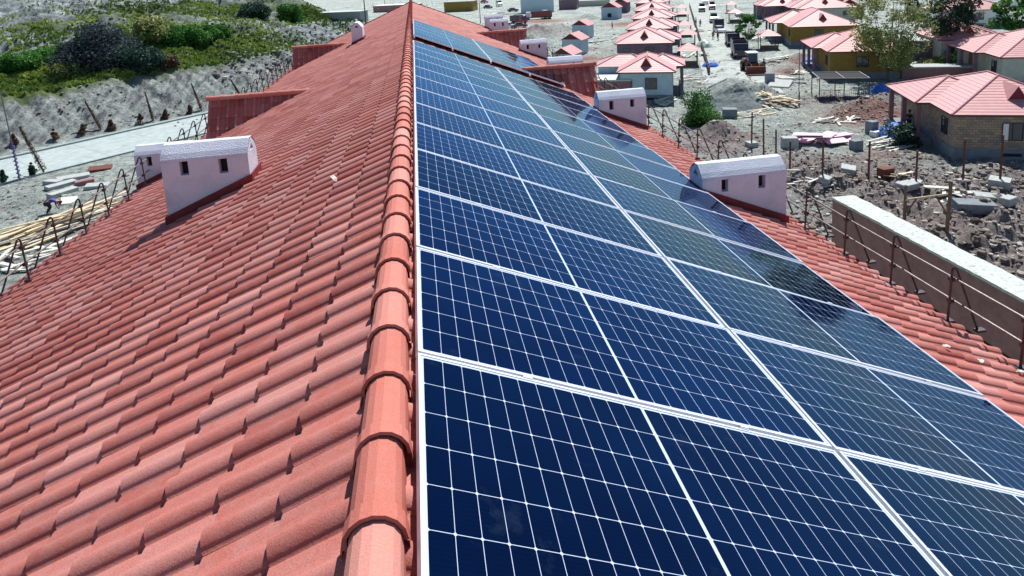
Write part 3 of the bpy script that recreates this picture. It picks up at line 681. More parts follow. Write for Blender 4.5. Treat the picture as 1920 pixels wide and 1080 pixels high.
# ------------------------------------------------------------------ concrete wall beyond the right eave
pw0 = flat(1560, 370, -6.); pw1 = flat(1600, 365, -6.)
mb = MB(); x0, x1 = pw0[0], pw1[0]; yA, yB = pw0[1], -6.
cw = empty('concrete_wall', (x0, yA, G), 0, 'long brown rendered wall with a pale weathered top beside the right eave', 'wall')
MB().box(.02, x1-x0-.02, yB-yA, 0, -1, -6.-G-.06).build('wall_body', M['concD'], cw)
V = []; F = []; n_ = 160
for i in range(n_+1):
    y = (yB-yA)*i/n_
    for s in (0, 1): 
        xx = (x1-x0)*s+random.uniform(-.02,.02)*(1 if s else .6)
        for z in (-.07, 0): V.append((xx, y, -6.-G+z+(random.uniform(-.008,.008) if z == 0 else 0)))
for i in range(n_):
    a = i*4; b = a+4; F += [(a+1, b+1, b+3, a+3), (a, a+1, b+1, b), (a+2, b+2, b+3, a+3), (a, b, b+2, a+2)]
V0 = len(V); F += [(0,1,3,2)]
o = np_mesh('coping', V, F, M['concTop'], cw)
bm = bmesh.new(); bm.from_mesh(o.data); bmesh.ops.recalc_face_normals(bm, faces=bm.faces); bm.to_mesh(o.data); bm.free()

# ------------------------------------------------------------------ vegetation
def leaves(name, clusters, nper, size, mat, parent=None, flat_=.0, seed=0):
    rg = np.random.default_rng(seed+5); Vs = []; T = []
    for (c, r) in clusters:
        r = np.array(r if isinstance(r, (tuple, list)) else (r, r, r)); n = nper
        d = rg.normal(size=(n,3)); d /= np.linalg.norm(d, axis=1)[:,None]; rad = rg.uniform(.35, 1., n)**.6
        pos = np.array(c)+d*rad[:,None]*r
        a = rg.normal(size=(n,3)); a[:,2] *= .6; a /= np.linalg.norm(a, axis=1)[:,None]; b = np.cross(a, rg.normal(size=(n,3))); b /= np.linalg.norm(b, axis=1)[:,None]
        s = size*rg.uniform(.6, 1.4, n)[:,None]
        q = np.stack([pos-a*s-b*s*.4, pos+b*s*.1-a*s*.1+b*s*.5, pos+a*s+b*s*.35, pos-b*s*.55+a*s*.1], 1); Vs.append(q.reshape(-1,3))
        ct = rg.uniform(.2, .8); T.append(np.clip(ct+rg.normal(0, .2, n), 0, 1))
    V = np.concatenate(Vs); F = np.arange(len(V)).reshape(-1,4)
    return np_mesh(name, V, F, mat, parent, np.concatenate(T))
def tree(base, h, cr, nclus, lab, leaf, trunk_h=.35, r0=.18, nper=120, size=.16, seed=1, cat='tree', group=None, lean=(0,0), sq=.8, name='tree'):
    rg = random.Random(seed); t = empty(name, base, 0, lab, cat, group)
    mb = MB(); top = Vector((lean[0], lean[1], h*trunk_h)); mid = top*.5+Vector((rg.uniform(-.1,.1)*h*.2, rg.uniform(-.1,.1)*h*.2, 0))
    mb.tube((0,0,-.3), mid, r0, r0*.8); mb.tube(mid, top, r0*.8, r0*.65)
    cl = []; cz = h*(trunk_h+1)/2+.02*h; hh = h*(1-trunk_h)/2
    for i in range(nclus):
        a = rg.uniform(0, 2*PI); f = rg.uniform(-1, 1); rad = math.sqrt(max(0, 1-f*f*.85))*cr*rg.uniform(.35, 1.0)
        c = Vector((lean[0]+rad*math.cos(a), lean[1]+rad*math.sin(a), cz+f*hh*.92)); k = cr*rg.uniform(.16, .34); cl.append((tuple(c), (k, k, k*sq)))
        if i < 26 or i % 3 == 0:
            m_ = top.lerp(c, .5)+Vector((rg.uniform(-.1,.1)*cr, rg.uniform(-.1,.1)*cr, -.04*h)); mb.tube(top*.97, m_, r0*.30, r0*.16, 5); mb.tube(m_, c, r0*.16, r0*.05, 5)
    mb.build('trunk', M['bark'], t)
    leaves('crown', cl, nper, size, leaf, t, seed=seed)
    return t
def shrub(base, rx, rz, lab, leaf, n=14, nper=90, size=.12, seed=1, cat='shrub', group=None, name='shrub', cone=False):
    rg = random.Random(seed); t = empty(name, base, 0, lab, cat, group); cl = []; mb = MB()
    for i in range(n):
        a = rg.uniform(0, 2*PI); f = rg.uniform(.08, 1); rad = rx*rg.uniform(.1, .8)*(1-f if cone else math.sqrt(max(.05, 1-(f-.35)**2)))
        c = (rad*math.cos(a), rad*math.sin(a), rz*f*.85); k = rx*(.42 if not cone else .45*(1-f*.6)); cl.append((c, (k, k, k*.9))); mb.tube((0,0,-.1), c, .02+.01*rx, .008, 5)
    mb.build('stem', M['bark'], t); leaves('foliage', cl, nper, size, leaf, t, seed=seed)
    return t
# the two big trees at upper right
b = gp(1668, 152); tree(b, 13.4, 4.7, 80, 'large loose tree with yellow-green leaves in front of the ochre house', M['leafY'], .12, .22, 140, .15, 3, lean=(-.3,0))
b = gp(1765, 118); tree(b, 15, 4.4, 80, 'tall darker tree right behind the yellow-green one', M['leafD'], .25, .22, 130, .2, 4)
b = gp(1402, 92); tree(b, 6.2, 2.3, 26, 'round dark green street tree among the parked trucks', M['leafG'], .28, .14, 130, .15, 5)
b = gp(1515, 22); tree(b, 9, 5, 40, 'broad dark tree behind the far ochre house roof', M['leafD'], .2, .25, 110, .35, 6)
b = gp(1895, 78); tree(b, 7.5, 3.4, 34, 'leafy green tree at the right edge beside the pink roofs', M['leafG'], .25, .2, 110, .22, 7)
b = gp(1822, 118); tree(b, 7.5, 3.0, 9, 'thin half-bare tree in front of the pale green house', M['leafY'], .3, .09, 26, .12, 8)
b = gp(1312, 232); shrub(b, 2.6, 3.4, 'bright green dense bush beside the pale blue house', M['leafG'], 26, 320, .10, 9)
for i, (px, py, rx, rz, lf, lab) in enumerate([(1775,120,2.2,2.2,'leafG','green bush between the two big trees and the courtyard'),(1800,128,2.4,2.4,'leafG','green bush right of the courtyard wall'),(1845,110,2.6,2.2,'leafD','dark bush below the half-bare tree'),
        (1745,130,1.8,1.6,'leafY','yellowish bush behind the ochre house corner'),(1690,262+10,1.6,1.9,'leafD','dark bush in the shade of the brick house'),(1885,45,3.2,2.6,'leafG','wide green bush near the top right corner')]):
    shrub(gp(px, py), rx, rz, lab, M[lf], 16, 140, .13, 20+i)
# hillside shrubs
HS = [(188,118,9.5,9.0,'leafB','large dark blue-grey bush, biggest on the hillside',3),(150,112,5,4.5,'leafB','blue-grey bush left of the biggest one',0),(265,122,5.0,4.6,'leafD','dark green bush low on the hillside right of the biggest bush',0),(292,70,5.5,6.0,'leafY','yellowish bush with brown tips in the middle of the hillside',0),
      (240,118,4.2,3.6,'leafD','dark bush between two larger hillside bushes',0),(330,82,6,5,'leafG','deep green bush on the upper hillside',0),(372,72,5,3.8,'leafG','spreading green bush right of the deep green one',0),(405,64,4,3.0,'leafG','low green bush near the rocky edge',0),
      (90,110,5,2.6,'leafG','low bright green bush on the left meadow',0),(40,120,4.5,2.4,'leafG','small bright bush at the far left of the meadow',0),(310,120,3.2,2.2,'leafR','small brown bush at the lip of the bank',0),(480,30,5,5,'leafD','dark bush high up near the green patch',0),(545,35,5,6,'leafG','green bush above the far pale walls',0),(130,135,4,2.2,'leafY','dry yellow bush at the meadow edge',0)]
for i, (px, py, rx, rz, lf, lab, _) in enumerate(HS):
    shrub(gp(px, py+6), rx*.62, rz*.62, lab, M[lf], 34, 330, .17, 40+i, group=None, name='hill_shrub')
# grass as stuff
def grass():
    rg = np.random.default_rng(3); V = []; T = []
    pts = []
    for (px, py, a, b_) in VEG:
        c = gp(px, py); n = int(3600*a*b_/260); x = c.x+rg.normal(0, a*.62, n); y = c.y+rg.normal(0, b_*.62, n); pts.append(np.stack([x, y], -1))
    P = np.concatenate(pts); pp = (P[:,1]-P[:,0])/math.sqrt(2)-84; q = (P[:,0]+P[:,1])/math.sqrt(2); nz = fbm(P[:,0]*.12, P[:,1]*.12, 99, 4); P = P[(pp > 11.5) & (q < 112) & (nz > -.10)]
    z = H(P[:,0], P[:,1]); n = len(P); base = np.stack([P[:,0], P[:,1], z], -1)
    hue = np.clip(.45+fbm(P[:,0]*.07, P[:,1]*.07, 123, 3)*2.2+rg.normal(0, .12, n), 0, 1)
    for k in range(2):
        a = rg.uniform(0, PI, n); d = np.stack([np.cos(a), np.sin(a), 0*a], -1)*rg.uniform(.14, .34, n)[:,None]; h = rg.uniform(.15, .5, n)[:,None]*np.array([[0,0,1.]])+rg.normal(0,.1,(n,3))*[1,1,0]
        V.append(np.stack([base-d, base+d, base+d*.5+h, base-d*.6+h], 1).reshape(-1,3)); T.append(hue)
    V = np.concatenate(V); o = np_mesh('hillside_grass', V, np.arange(len(V)).reshape(-1,4), M['grass'], None, np.concatenate(T))
    tag(o, 'green and yellowish grass covering the left hillside terrace', 'grass', None, 'stuff')
grass()
# conifers and young cypresses along the road
cb = [(8,343),(62,330),(103,262),(157,252),(209,242),(264,232),(312,223),(357,214),(28,272)]
cl_ = ['roundish clipped conifer at the left picture edge by the near kerb','pointed clipped conifer on the near kerb between lamp post and tall sapling','round clipped conifer beyond the road, just right of the tall sapling','pointed clipped conifer beyond the road, second right of the tall sapling','clipped conifer beyond the road, third right of the tall sapling','round clipped conifer beyond the road near the middle sapling','small clipped conifer beyond the road just left of the last one','last clipped conifer beyond the road before the first dormer','small pointed conifer beyond the road behind the lamp post']
for i, ((px, py), lab) in enumerate(zip(cb, cl_)):
    shrub(gp(px, py), .75 if i > 1 else .65, 1.5, lab, M['leafD'] if i < 2 else M['leafR'], 16, 240, .05, 60+i, 'conifer', 'clipped conifers along the road', 'conifer', cone=True)
def sapling(base, h, lean, lab, seed, leaf='leafR', w=.35):
    rg = random.Random(seed); t = empty('cypress_sapling', base, 0, lab, 'sapling', 'young cypresses along the road')
    mb = MB(); top = Vector((lean, 0, h)); mb.tube((0,0,-.2), top, .09, .03, 6); mb.build('trunk', M['bark'], t)
    cl = [((lean*f, 0, h*f), (w*(1.15-f*.9), w*(1.15-f*.9), h*.07)) for f in np.linspace(.12, 1, 12)]
    leaves('crown', cl, 110, .06, M[leaf], t, seed=seed)
for i, (px, py, tx, ty, lab) in enumerate([(85,325,60,240,'tall brown leaning cypress sapling on the near kerb'),(191,243,172,192,'thin brown leaning cypress sapling beyond the road, left one'),(288,227,281,175,'upright brown cypress sapling beyond the road, middle one'),(379,208,367,158,'leaning brown cypress sapling beyond the road beside the dormer'),(450,178,437,150,'bushy dark cypress sapling above the first dormer ridge')]):
    b = gp(px, py); h = atY(tx, ty, b); sapling(b, h, (tx-px)*b.length/1176*.9, lab, 80+i, w=.34 if i == 0 else .24)

# lamp post with a wound garland
b = gp(37, 338); lp = empty('street_lamp', b, 0, 'tall thin lamp post wound with a dark garland at the left picture edge', 'street lamp')
MB().tube((0,0,-.2), (-.2,0,8.6), .07, .045).build('pole', M['steelL'], lp)
mb = MB(); prev = None
for i in range(90):
    t = i/89; z = .1+t*3.6; a = t*2*PI*9; p = (-.2*z/8.6+.14*math.cos(a), .14*math.sin(a), z)
    if prev: mb.tube(prev, p, .05, n=5)
    prev = p
mb.build('garland', M['clothB'], lp); MB().tube((-.35,-.1,8.55), (.35,.1,8.62), .08, .05).build('lamp_head', M['steelL'], lp)

# ------------------------------------------------------------------ houses
HR = R_(-23)   # local x = 113 deg azimuth, local y = away along the street
ZE = -12.03
def roof_face(V, F, a, b, c, d, course=.42, th=.022):
    """lapped tile courses on a roof face; a-b eave, d-c upper edge (c==d for a triangle)"""
    a, b, c, d = map(Vector, (a, b, c, d)); nrm = (b-a).cross(d-a if (d-a).length > .01 else c-a).normalized()
    if nrm.z < 0: nrm = -nrm
    L = ((c+d)/2-(a+b)/2).length; n = max(2, round(L/course))
    for j in range(n):
        t0, t1 = j/n, (j+1)/n; k = len(V)
        p0 = a.lerp(d, t0); p1 = b.lerp(c, t0); p2 = b.lerp(c, t1); p3 = a.lerp(d, t1)
        V += [tuple(p0+nrm*th), tuple(p1+nrm*th), tuple(p2), tuple(p3), tuple(p0-nrm*.01), tuple(p1-nrm*.01)]
        F += [(k,k+1,k+2,k+3), (k+4,k+5,k+1,k)]
def hip(V, F, Rg, x0, x1, y0, y1, ze, slope):
    wx, wy = x1-x0, y1-y0; h = min(wx, wy)/2*slope
    if wx <= wy: r0 = ((x0+x1)/2, y0+wx/2, ze+h); r1 = ((x0+x1)/2, y1-wx/2, ze+h)
    else: r0 = (x0+wy/2, (y0+y1)/2, ze+h); r1 = (x1-wy/2, (y0+y1)/2, ze+h)
    A, B, C_, D = (x0,y0,ze), (x1,y0,ze), (x1,y1,ze), (x0,y1,ze)
    if wx <= wy:
        fs = [(A,B,r0,r0), (B,C_,r1,r0), (C_,D,r1,r1), (D,A,r0,r1)]; hp = [(A,r0),(B,r0),(C_,r1),(D,r1),(r0,r1)]
    else:
        fs = [(A,B,r1,r0), (B,C_,r1,r1), (C_,D,r0,r1), (D,A,r0,r0)]; hp = [(A,r0),(D,r0),(B,r1),(C_,r1),(r0,r1)]
    for f in fs: roof_face(V, F, *f)
    for p, q in hp: Rg.tube(Vector(p)+Vector((0,0,.05)), Vector(q)+Vector((0,0,.05)), .075, n=6)
    return r0, r1, h
def window(parent, cx, cy, z, w_, h, ax, out, frame='white', curtain=False, glass='glassD'):
    """ax 'x': window in a wall running along x; out = outward sign on the other axis"""
    f = MB(); t = .05
    def B(u0, u1, z0, z1, d0, d1, mb):
        if ax == 'x': mb.box(cx+u0, cx+u1, *sorted((cy+out*d0, cy+out*d1)), z0, z1)
        else: mb.box(*sorted((cx+out*d0, cx+out*d1)), cy+u0, cy+u1, z0, z1)
    B(-w_/2-t, w_/2+t, z+h, z+h+t, .004, .07, f); B(-w_/2-t, w_/2+t, z-t, z, .004, .07, f); B(-w_/2-t, -w_/2, z, z+h, .004, .07, f); B(w_/2, w_/2+t, z, z+h, .004, .07, f); B(-.025, .025, z, z+h, .008, .055, f)
    fo = f.build('window', M[frame], parent)
    g = MB(); B(-w_/2, w_/2, z, z+h, .003, .02, g); g.build('pane', M[glass], fo)
    if curtain:
        c = MB(); B(-w_/2, -w_/2+w_*.28, z-.1, z+h*.98, .03, .045, c); c.build('curtain', M['white'], fo)
def house(D, W, Dp, wallm, lab, side=-1, wing=1.1, wy0=4.4, zE=ZE, slope=.42, wins=True, porch=True, name='house', plinth=.95, rz=HR, brick=False, group=None, wing2=None):
    """D = ground point below the front eave corner on the wing side"""
    gz = float(H(D[0], D[1])) if G-1.5 < float(H(D[0], D[1])) < G+3 else G; gz = min(gz, G+.2)
    h = empty(name, (D[0], D[1], gz), rz, lab, 'house', group); ze = zE-gz; ov = .42
    s = -side   # local x grows away from the wing
    X = (lambda a, b: (a, b)) if side < 0 else (lambda a, b: (-b, -a))
    wb = MB(); a, b = X(ov, W-ov); wb.box(a, b, ov, Dp-ov, plinth, ze-.03)
    wb.build('wall', M[wallm], h)
    pb = MB(); a, b = X(ov-.05, W-ov+.05); pb.box(a, b, ov-.05, Dp-ov+.05, -1.2, plinth)
    if porch: a, b = X(-wing+.15, ov-.06); pb.box(a, b, wy0+.3, Dp-.3, -1.2, plinth-.35)
    pb.build('plinth', M['plinth'], h)
    V = []; F = []; Rg = MB(); a, b = X(0, W); r0, r1, hh = hip(V, F, Rg, a, b, 0, Dp, ze, slope)
    a, b = X(-wing, W*.62); hip(V, F, Rg, a, b, wy0, Dp-.06, ze+.006, slope)
    if wing2:
        a, b = X(W*.4, W+wing2[0]); hip(V, F, Rg, a, b, wing2[1], wing2[2], ze+.012, slope)
        a, b = X(W-ov-.1, W+wing2[0]-ov); MB().box(a, b, wing2[1]+ov, wing2[2]-ov, -1, ze-.05).build('side_wall', M[wallm], h)
    ro = np_mesh('roof', V, F, M['proof'], h)
    Rg.build('hip_caps', M['proof'], ro)
    fa = MB(); a, b = X(.04, W-.04); fa.box(a, b, .04, Dp-.04, ze-.14, ze-.012); a, b = X(-wing+.04, .2); fa.box(a, b, wy0+.04, Dp-.1, ze-.145, ze-.016); fa.build('fascia', M['fascia'], h)
    # gablet on the front slope
    gx = s*W/2; gy = W/2*.42; gz_ = ze+gy*slope; d = empty('gablet'); d.parent = h
    q = .62
    MB().add([(gx-q, gy-.25, gz_-.05), (gx+q, gy-.25, gz_-.05), (gx, gy-.30, gz_+.95)], [(0,1,2)]).prism([(gx-q*.9, gz_-.12), (gx+q*.9, gz_-.12), (gx, gz_+.9)], 'y', gy-.24, gy+1.2).build('vent', M['proofD'], d)
    rr_ = MB()
    for sg in (-1, 1): rr_.add([(gx, gy-.36, gz_+1.02), (gx+sg*q*1.15, gy-.36, gz_-.12), (gx+sg*q*1.15, gy+.2, gz_-.12), (gx, gy+2.2, gz_+1.02), (gx, gy-.36, gz_+.96), (gx+sg*q*1.10, gy-.36, gz_-.16), (gx+sg*q*1.10, gy+.2, gz_-.16), (gx, gy+2.2, gz_+.96)], [(0,1,2,3),(4,7,6,5),(0,4,5,1)])
    rr_.build('vent_roof', M['proof'], d)
    if wins:
        window(h, s*W*.42, ov, plinth+.75, 1.35, 1.35, 'x', -1, curtain=brick, frame='steel')
        if not brick: window(h, s*W*.80, ov, plinth+1.0, .8, .9, 'x', -1, frame='steel')
        window(h, s*ov, 2.3, plinth+.8, 1.1, 1.3, 'y', -s, frame='steel')
        v = MB(); a, b = sorted((s*W*.42-.7, s*W*.42+.7)); v.box(a, b, ov-.08, ov-.045, .35, .6); v.build('cellar_vent', M['dark'], h)
    if porch:
        for yy in (wy0+.45, (wy0+Dp)/2, Dp-.5):
            c = MB(); a, b = X(-wing+.25, -wing+.60); c.box(a, b, yy-.17, yy+.17, plinth-.36, ze-.14); c.build('column', M['wallS'] if not brick else M['concD'], h)
        dr = MB(); dr.box(*sorted((s*ov, s*(ov-.05))), Dp*.62, Dp*.62+1.0, plinth, plinth+2.1); dr.build('door', M['woodD'], h)
    return h
def Dp_of(px, py): p = flat(px, py, ZE); return (p[0], p[1])
house(Dp_of(1784.4,215.5), 10.5, 12.3, 'limestone', 'unplastered brown limestone house with pink roof nearest on the right', -1, 1.15, 4.4, brick=True)
house(Dp_of(1551.7,97.5), 10.4, 12.3, 'wallO', 'ochre house with pink roof behind the large yellow-green tree', -1, 1.15, 4.0)
house(Dp_of(1480,51), 12.0, 17.5, 'wallO', 'ochre house with pink roof farther up the street, its near wall in shade', -1, 2.0, 8.0)
rowR = [(1268,135),(1265,80),(1262,53),(1260,33),(1256,18),(1250,4)]
rl = ['pale blue-white house with pink roof nearest in the street row, dark window facing us','second house of the row, violet-grey front below its pink roof','third house of the row, between the second and fourth pink roofs','fourth house of the row up the street, small gablet on its pink roof','fifth house of the row up the street','sixth and farthest pink roof of the row at the picture top']
for i, (p, lab) in enumerate(zip(rowR, rl)):
    D = Dp_of(*p); house(D, 7.2 if i == 0 else (9.8, 9.3, 9.4, 9.6, 10)[i-1], 10.5 if i == 0 else 12, 'wallW' if i == 0 else 'wallS', lab, 1, 1.15, 4.4, group='pink roofed houses left of the street', wing2=(3.2, 4.6, 10.4) if i == 0 else None)
# farther houses right of the street
for (p, W, Dp, wm, sd, lab) in [((1495,17),13,15,'wallC',-1,'far house with pink roof above the round street tree'),((1440,6),14,15,'wallS',-1,'pink roofed house farthest up the right side of the street'),((1430,12),10,12,'wallS',-1,'small far house beside the street right side'),
        ((1893,72),8.5,10,'wallC',1,'pale house with pink roof partly hidden by the dark tree'),((1876,108),12,13,'wallC',-1,'pale green house with salmon roof at the right picture edge'),((1900,16),13,9,'white',1,'long white house with two small windows in the top right corner')]:
    D = Dp_of(*p); house(D, W, Dp, wm, lab, sd, 1.1, 4)
# small gabled outbuildings
def shed(px, py, W, Dp, hh, lab, wall='wallW', zE=None, rz=R_(-35), roof='proof', gr=None, name='outbuilding'):
    b = gp(px, py); h = empty(name, b, rz, lab, 'outbuilding', gr)
    MB().box(-W/2, W/2, 0, Dp, -.8, hh).build('wall', M[wall], h)
    g = MB(); g.prism([(-W/2, hh), (W/2, hh), (0, hh+W*.30)], 'y', .02, Dp-.02); g.build('gable', M['rust'] if roof == 'proof' else M[wall], h)
    r = MB(); 
    for s in (-1, 1):
        x1 = s*(W/2+.3); z1 = hh-.3*.6; zc = hh+W*.30+.06
        r.add([(0,-.35,zc),(x1,-.35,z1+.06),(x1,Dp+.35,z1+.06),(0,Dp+.35,zc),(0,-.35,zc-.09),(x1,-.35,z1-.03),(x1,Dp+.35,z1-.03),(0,Dp+.35,zc-.09)], [(0,1,2,3),(4,7,6,5),(0,4,5,1),(1,5,6,2),(2,6,7,3)])
    r.build('roof', M[roof], h)
    d = MB(); d.box(-W*.12, W*.12, -.03, .0, .6, 1.8); d.build('door', M['dark'], h)
    return h
shed(1072,104,3.9,4.2,3.1,'pale blue outbuilding with red gable, nearer of the pair below the mound')
shed(1088,72,3.9,4.2,3.1,'pale blue outbuilding with red gable, farther of the pair')
shed(1055,128,3.6,4.2,2.4,'small red-roofed shed peeking over the roof chimneys')
shed(1143,36,5.2,4.5,3.6,'pale blue outbuilding with pink roof beside the first street row')
shed(1163,24,4.6,4.5,3.6,'violet outbuilding right behind the pale blue one', 'wallS')
shed(1575,14,4.5,5,3.2,'small red gabled house right of the dark trees, highest of three')
shed(1572,24,4.5,5,3.2,'small red gabled house, middle of three at the far right street')
shed(1592,34,5,5,3.2,'small red gabled house with violet wall, lowest of three', 'wallS')
shed(1512,20,4.5,5,2.6,'small dark red outbuilding between the two ochre houses', 'wallS')
# flat-roofed boxes
def block(px, py, W, Dp, hh, wall, lab, cat='building', rz=HR, roofm='conc', name='flat_roofed_building', win=0, door=True):
    b = gp(px, py); h = empty(name, b, rz, lab, cat)
    MB().box(-W/2, W/2, 0, Dp, -.8, hh).build('wall', M[wall], h)
    MB().box(-W/2-.2, W/2+.2, -.2, Dp+.2, hh+.003, hh+.18).build('roof', M[roofm], h)
    for i in range(win): window(h, -W/2+W*(i+.5)/win, 0, hh*.38, min(1.1, W/win*.4), hh*.3, 'x', -1)
    if door: MB().box(W*.28, W*.28+.9, -.04, 0, -.1, 2.0).build('door', M['woodD'], h)
    return h
block(860,22,13,7,4.2,'wallO','long ochre shed with flat roof above the far gable','building', roofm='conc')
block(740,22,22,8,3.0,'concD','low dark building with a white roof band behind the roof ridge, left', roofm='white', win=4)
block(628,38,13,4,1.7,'conc','ruined pale grey walls at the foot of the green slope', roofm='concTop', door=False)
block(1008,24,12.5,5,5.2,'wallW','large pale blue site container behind the red truck','container', rz=R_(-10), roofm='white', name='site_container', win=0, door=False)
block(1065,18,7,6,3.8,'wallS','dark stone building right of the pale blue container')
block(1105,12,16,4,2.2,'wallC','cream garden wall building behind the dark stone one', door=False)
block(1740,118,7,6,3.2,'wallS','blue shaded building with a dark doorway behind the yellow-green tree', rz=R_(-23))
block(1150,190,4.2,9,2.6,'concD','low brown annex with pale flat top between dormer and pale blue house', roofm='concTop', door=False)
block(1820,18,30,.5,1.6,'white','long white garden wall in front of the far white house','wall', name='garden_wall', door=False)
block(1765,150,9,2.2,1.6,'concD','brown courtyard wall with planks on it behind the ochre house','wall', name='courtyard_wall', door=False)

# little porch pavilions in front of the row houses
def pavilion(px, py, s, lab):
    b = gp(px, py); h = empty('pavilion', b, HR, lab, 'pavilion', 'pyramid roofed pavilions along the street')
    for x in (-s, s):
        for y in (-s, s): MB().tube((x,y,-.3), (x,y,2.6), .07, n=6).build('post', M['steel'], h)
    V = []; F = []; e = s+.45
    for a, b2 in (((-e,-e),(e,-e)), ((e,-e),(e,e)), ((e,e),(-e,e)), ((-e,e),(-e,-e))): roof_face(V, F, (*a,2.6), (*b2,2.6), (0,0,3.7), (0,0,3.7), .35)
    np_mesh('roof', V, F, M['proof'], h)
    MB().box(-s, s, -s-.02, -s+.02, .1, .9).build('balustrade', M['woodD'], h)
for a in [(1291,122,1.35,'pink pyramid-roofed pavilion beside the nearest row house'),(1290,88,1.3,'pink pavilion beside the second row house'),(1284,68,1.3,'pink pavilion beside the third row house'),(1281,44,1.3,'pink pavilion beside the fourth row house'),(1278,30,1.3,'pink pavilion beside the fifth row house'),
          (1440,92,1.5,'pink pavilion at the corner of the farther ochre house'),(1378,42,1.4,'pink pavilion right of the street behind the round tree'),(1371,24,1.3,'farthest pink pavilion right of the street')]: pavilion(*a)

# utility poles
for (px, py, ty, lab) in [(901,44,-12,'dark utility pole beyond the right verge of the roof'),(687,52,-25,'thin dark utility pole beyond the left verge of the roof'),(722,16,-30,'thin pole in front of the low dark building behind the ridge'),(1498,172,80,'very thin bare pole near the steel canopy')]:
    b = gp(px, py); h_ = atY(px-2, ty, b); p_ = empty('utility_pole', b, 0, lab, 'pole'); MB().tube((0,0,-.3),(0,0,h_),.13 if px < 1400 else .05,.08 if px < 1400 else .03).build('shaft', M['steel'], p_)
    if px < 1400: MB().box(-.9,.9,-.06,.06,h_-1.2,h_-1.08).build('crossarm', M['woodD'], p_)

# ------------------------------------------------------------------ vehicles
def car(px, py, lab, paintm, L=4.3, Wd=1.75, Hh=1.5, rz=None, kind='sedan', cat='car', dark='glassD', name='parked_car', gr='vehicles parked along the dusty street'):
    b = gp(px, py); c = empty(name, b, R_(-23)+PI/2 if rz is None else rz, lab, cat, gr)
    k = L/4.3
    prof = {'sedan': [(-2.15,.35),(-2.15,.85),(-1.9,.95),(-1.35,1.0),(1.1,1.0),(1.95,.88),(2.15,.7),(2.15,.35)], 'van': [(-2.15,.35),(-2.15,1.3),(1.4,1.25),(1.95,1.05),(2.15,.8),(2.15,.35)]}[kind]
    def shell(pf, w0, w1, z_mid):
        n = len(pf); V = []
        for y, s in ((-1, 1), (1, 1)):
            for (x, z) in pf: V.append((x*k, y*(w0 if z < z_mid else w1), z*Hh/1.5))
        return V, [(i,(i+1)%n,n+(i+1)%n,n+i) for i in range(n)]+[tuple(range(n-1,-1,-1)), tuple(range(n,2*n))]
    V, F = shell(prof, Wd/2, Wd/2-.04, .8); MB().add(V, F).build('body', M[paintm], c)
    cab = {'sedan': [(-1.5,1.0),(-1.1,1.46),(.35,1.5),(1.0,1.0)], 'van': [(-2.1,1.28),(-2.0,1.85),(.9,1.85),(1.45,1.24)]}[kind]
    V, F = shell(cab, Wd/2-.08, Wd/2-.2, 1.3); MB().add(V, F).build('windows', M[dark], c)
    rf = [(x*.93 if kind == 'sedan' else x*.97, z+.015) for x, z in cab[1:3]]; MB().box(rf[0][0]*k, rf[1][0]*k, -Wd/2+.22, Wd/2-.22, rf[0][1]*Hh/1.5, (rf[0][1]+.04)*Hh/1.5).build('roof', M[paintm], c)
    for x in (-1.35*k, 1.35*k):
        for y in (-1, 1):
            w0 = MB(); w0.tube((x, y*(Wd/2-.2), .32), (x, y*(Wd/2+.01), .32), .32, n=14); wo_ = w0.build('wheel', M['tyre'], c)
            MB().tube((x, y*(Wd/2-.02), .32), (x, y*(Wd/2+.02), .32), .17, n=10).build('rim', M['alu'], wo_)
    for y in (-1, 1):
        MB().box(2.12*k, 2.17*k, y*Wd*.36-.14, y*Wd*.36+.14, .62, .76).build('headlight', M['white'], c)
        MB().box(-2.17*k, -2.12*k, y*Wd*.36-.14, y*Wd*.36+.14, .68, .84).build('tail_light', M['carR'], c)
    return c
def truck(px, py, lab, cabm, boxm, L=7, rz=None, hbox=1.3, gr=None, cat='truck'):
    b = gp(px, py); c = empty('truck', b, R_(-23)+PI/2 if rz is None else rz, lab, cat, gr); h = L/2
    MB().prism([(h-1.9,.7),(h-1.9,2.5),(h-.5,2.55),(h-.1,1.7),(h,1.55),(h,.6)], 'y', -1.1, 1.1).build('cab', M[cabm], c)
    MB().prism([(h-.46,2.42),(h-.06,1.72),(h-.04,1.72),(h-.44,2.46)], 'y', -.98, .98).build('windscreen', M['glassD'], c)
    MB().box(-h, h-.3, -.5, .5, .55, .85).build('chassis', M['steel'], c)
    bx = MB(); z0 = 1.0; z1 = 1.0+hbox
    bx.box(-h, h-2.1, -1.15, 1.15, z0-.12, z0); bx.box(-h, h-2.1, -1.15, -1.08, z0, z1); bx.box(-h, h-2.1, 1.08, 1.15, z0, z1); bx.box(-h, -h+.07, -1.08, 1.08, z0, z1); bx.box(h-2.17, h-2.1, -1.08, 1.08, z0, z1+.2); bx.build('cargo_box', M[boxm], c)
    for x in (h-1.1, -h+2.3, -h+1.1):
        for y in (-1, 1):
            w0 = MB().tube((x, y*.75, .48), (x, y*1.1, .48), .48, n=16).build('wheel', M['tyre'], c); MB().tube((x, y*1.06, .48), (x, y*1.12, .48), .24, n=10).build('rim', M['carG'], w0)
    for y in (-1, 1): MB().box(h-.0, h+.03, y*.8-.14, y*.8+.14, .8, .98).build('headlight', M['white'], c)
    return c
RS = R_(-23)-PI/2   # facing us down the street
car(1338,42,'dark four-wheel-drive standing alone in the street, facing us','carG',4.8,1.95,2.0,RS,'van')
car(1316,22,'dark minibus on the left of the street far away','carD',4.8,1.9,2.1,RS,'van')
car(1335,18,'maroon van behind the dark minibus','carR',4.6,1.9,2.1,RS,'van')
car(1322,8,'pale van in the far vehicle cluster','carW',4.8,1.9,2.1,RS,'van')
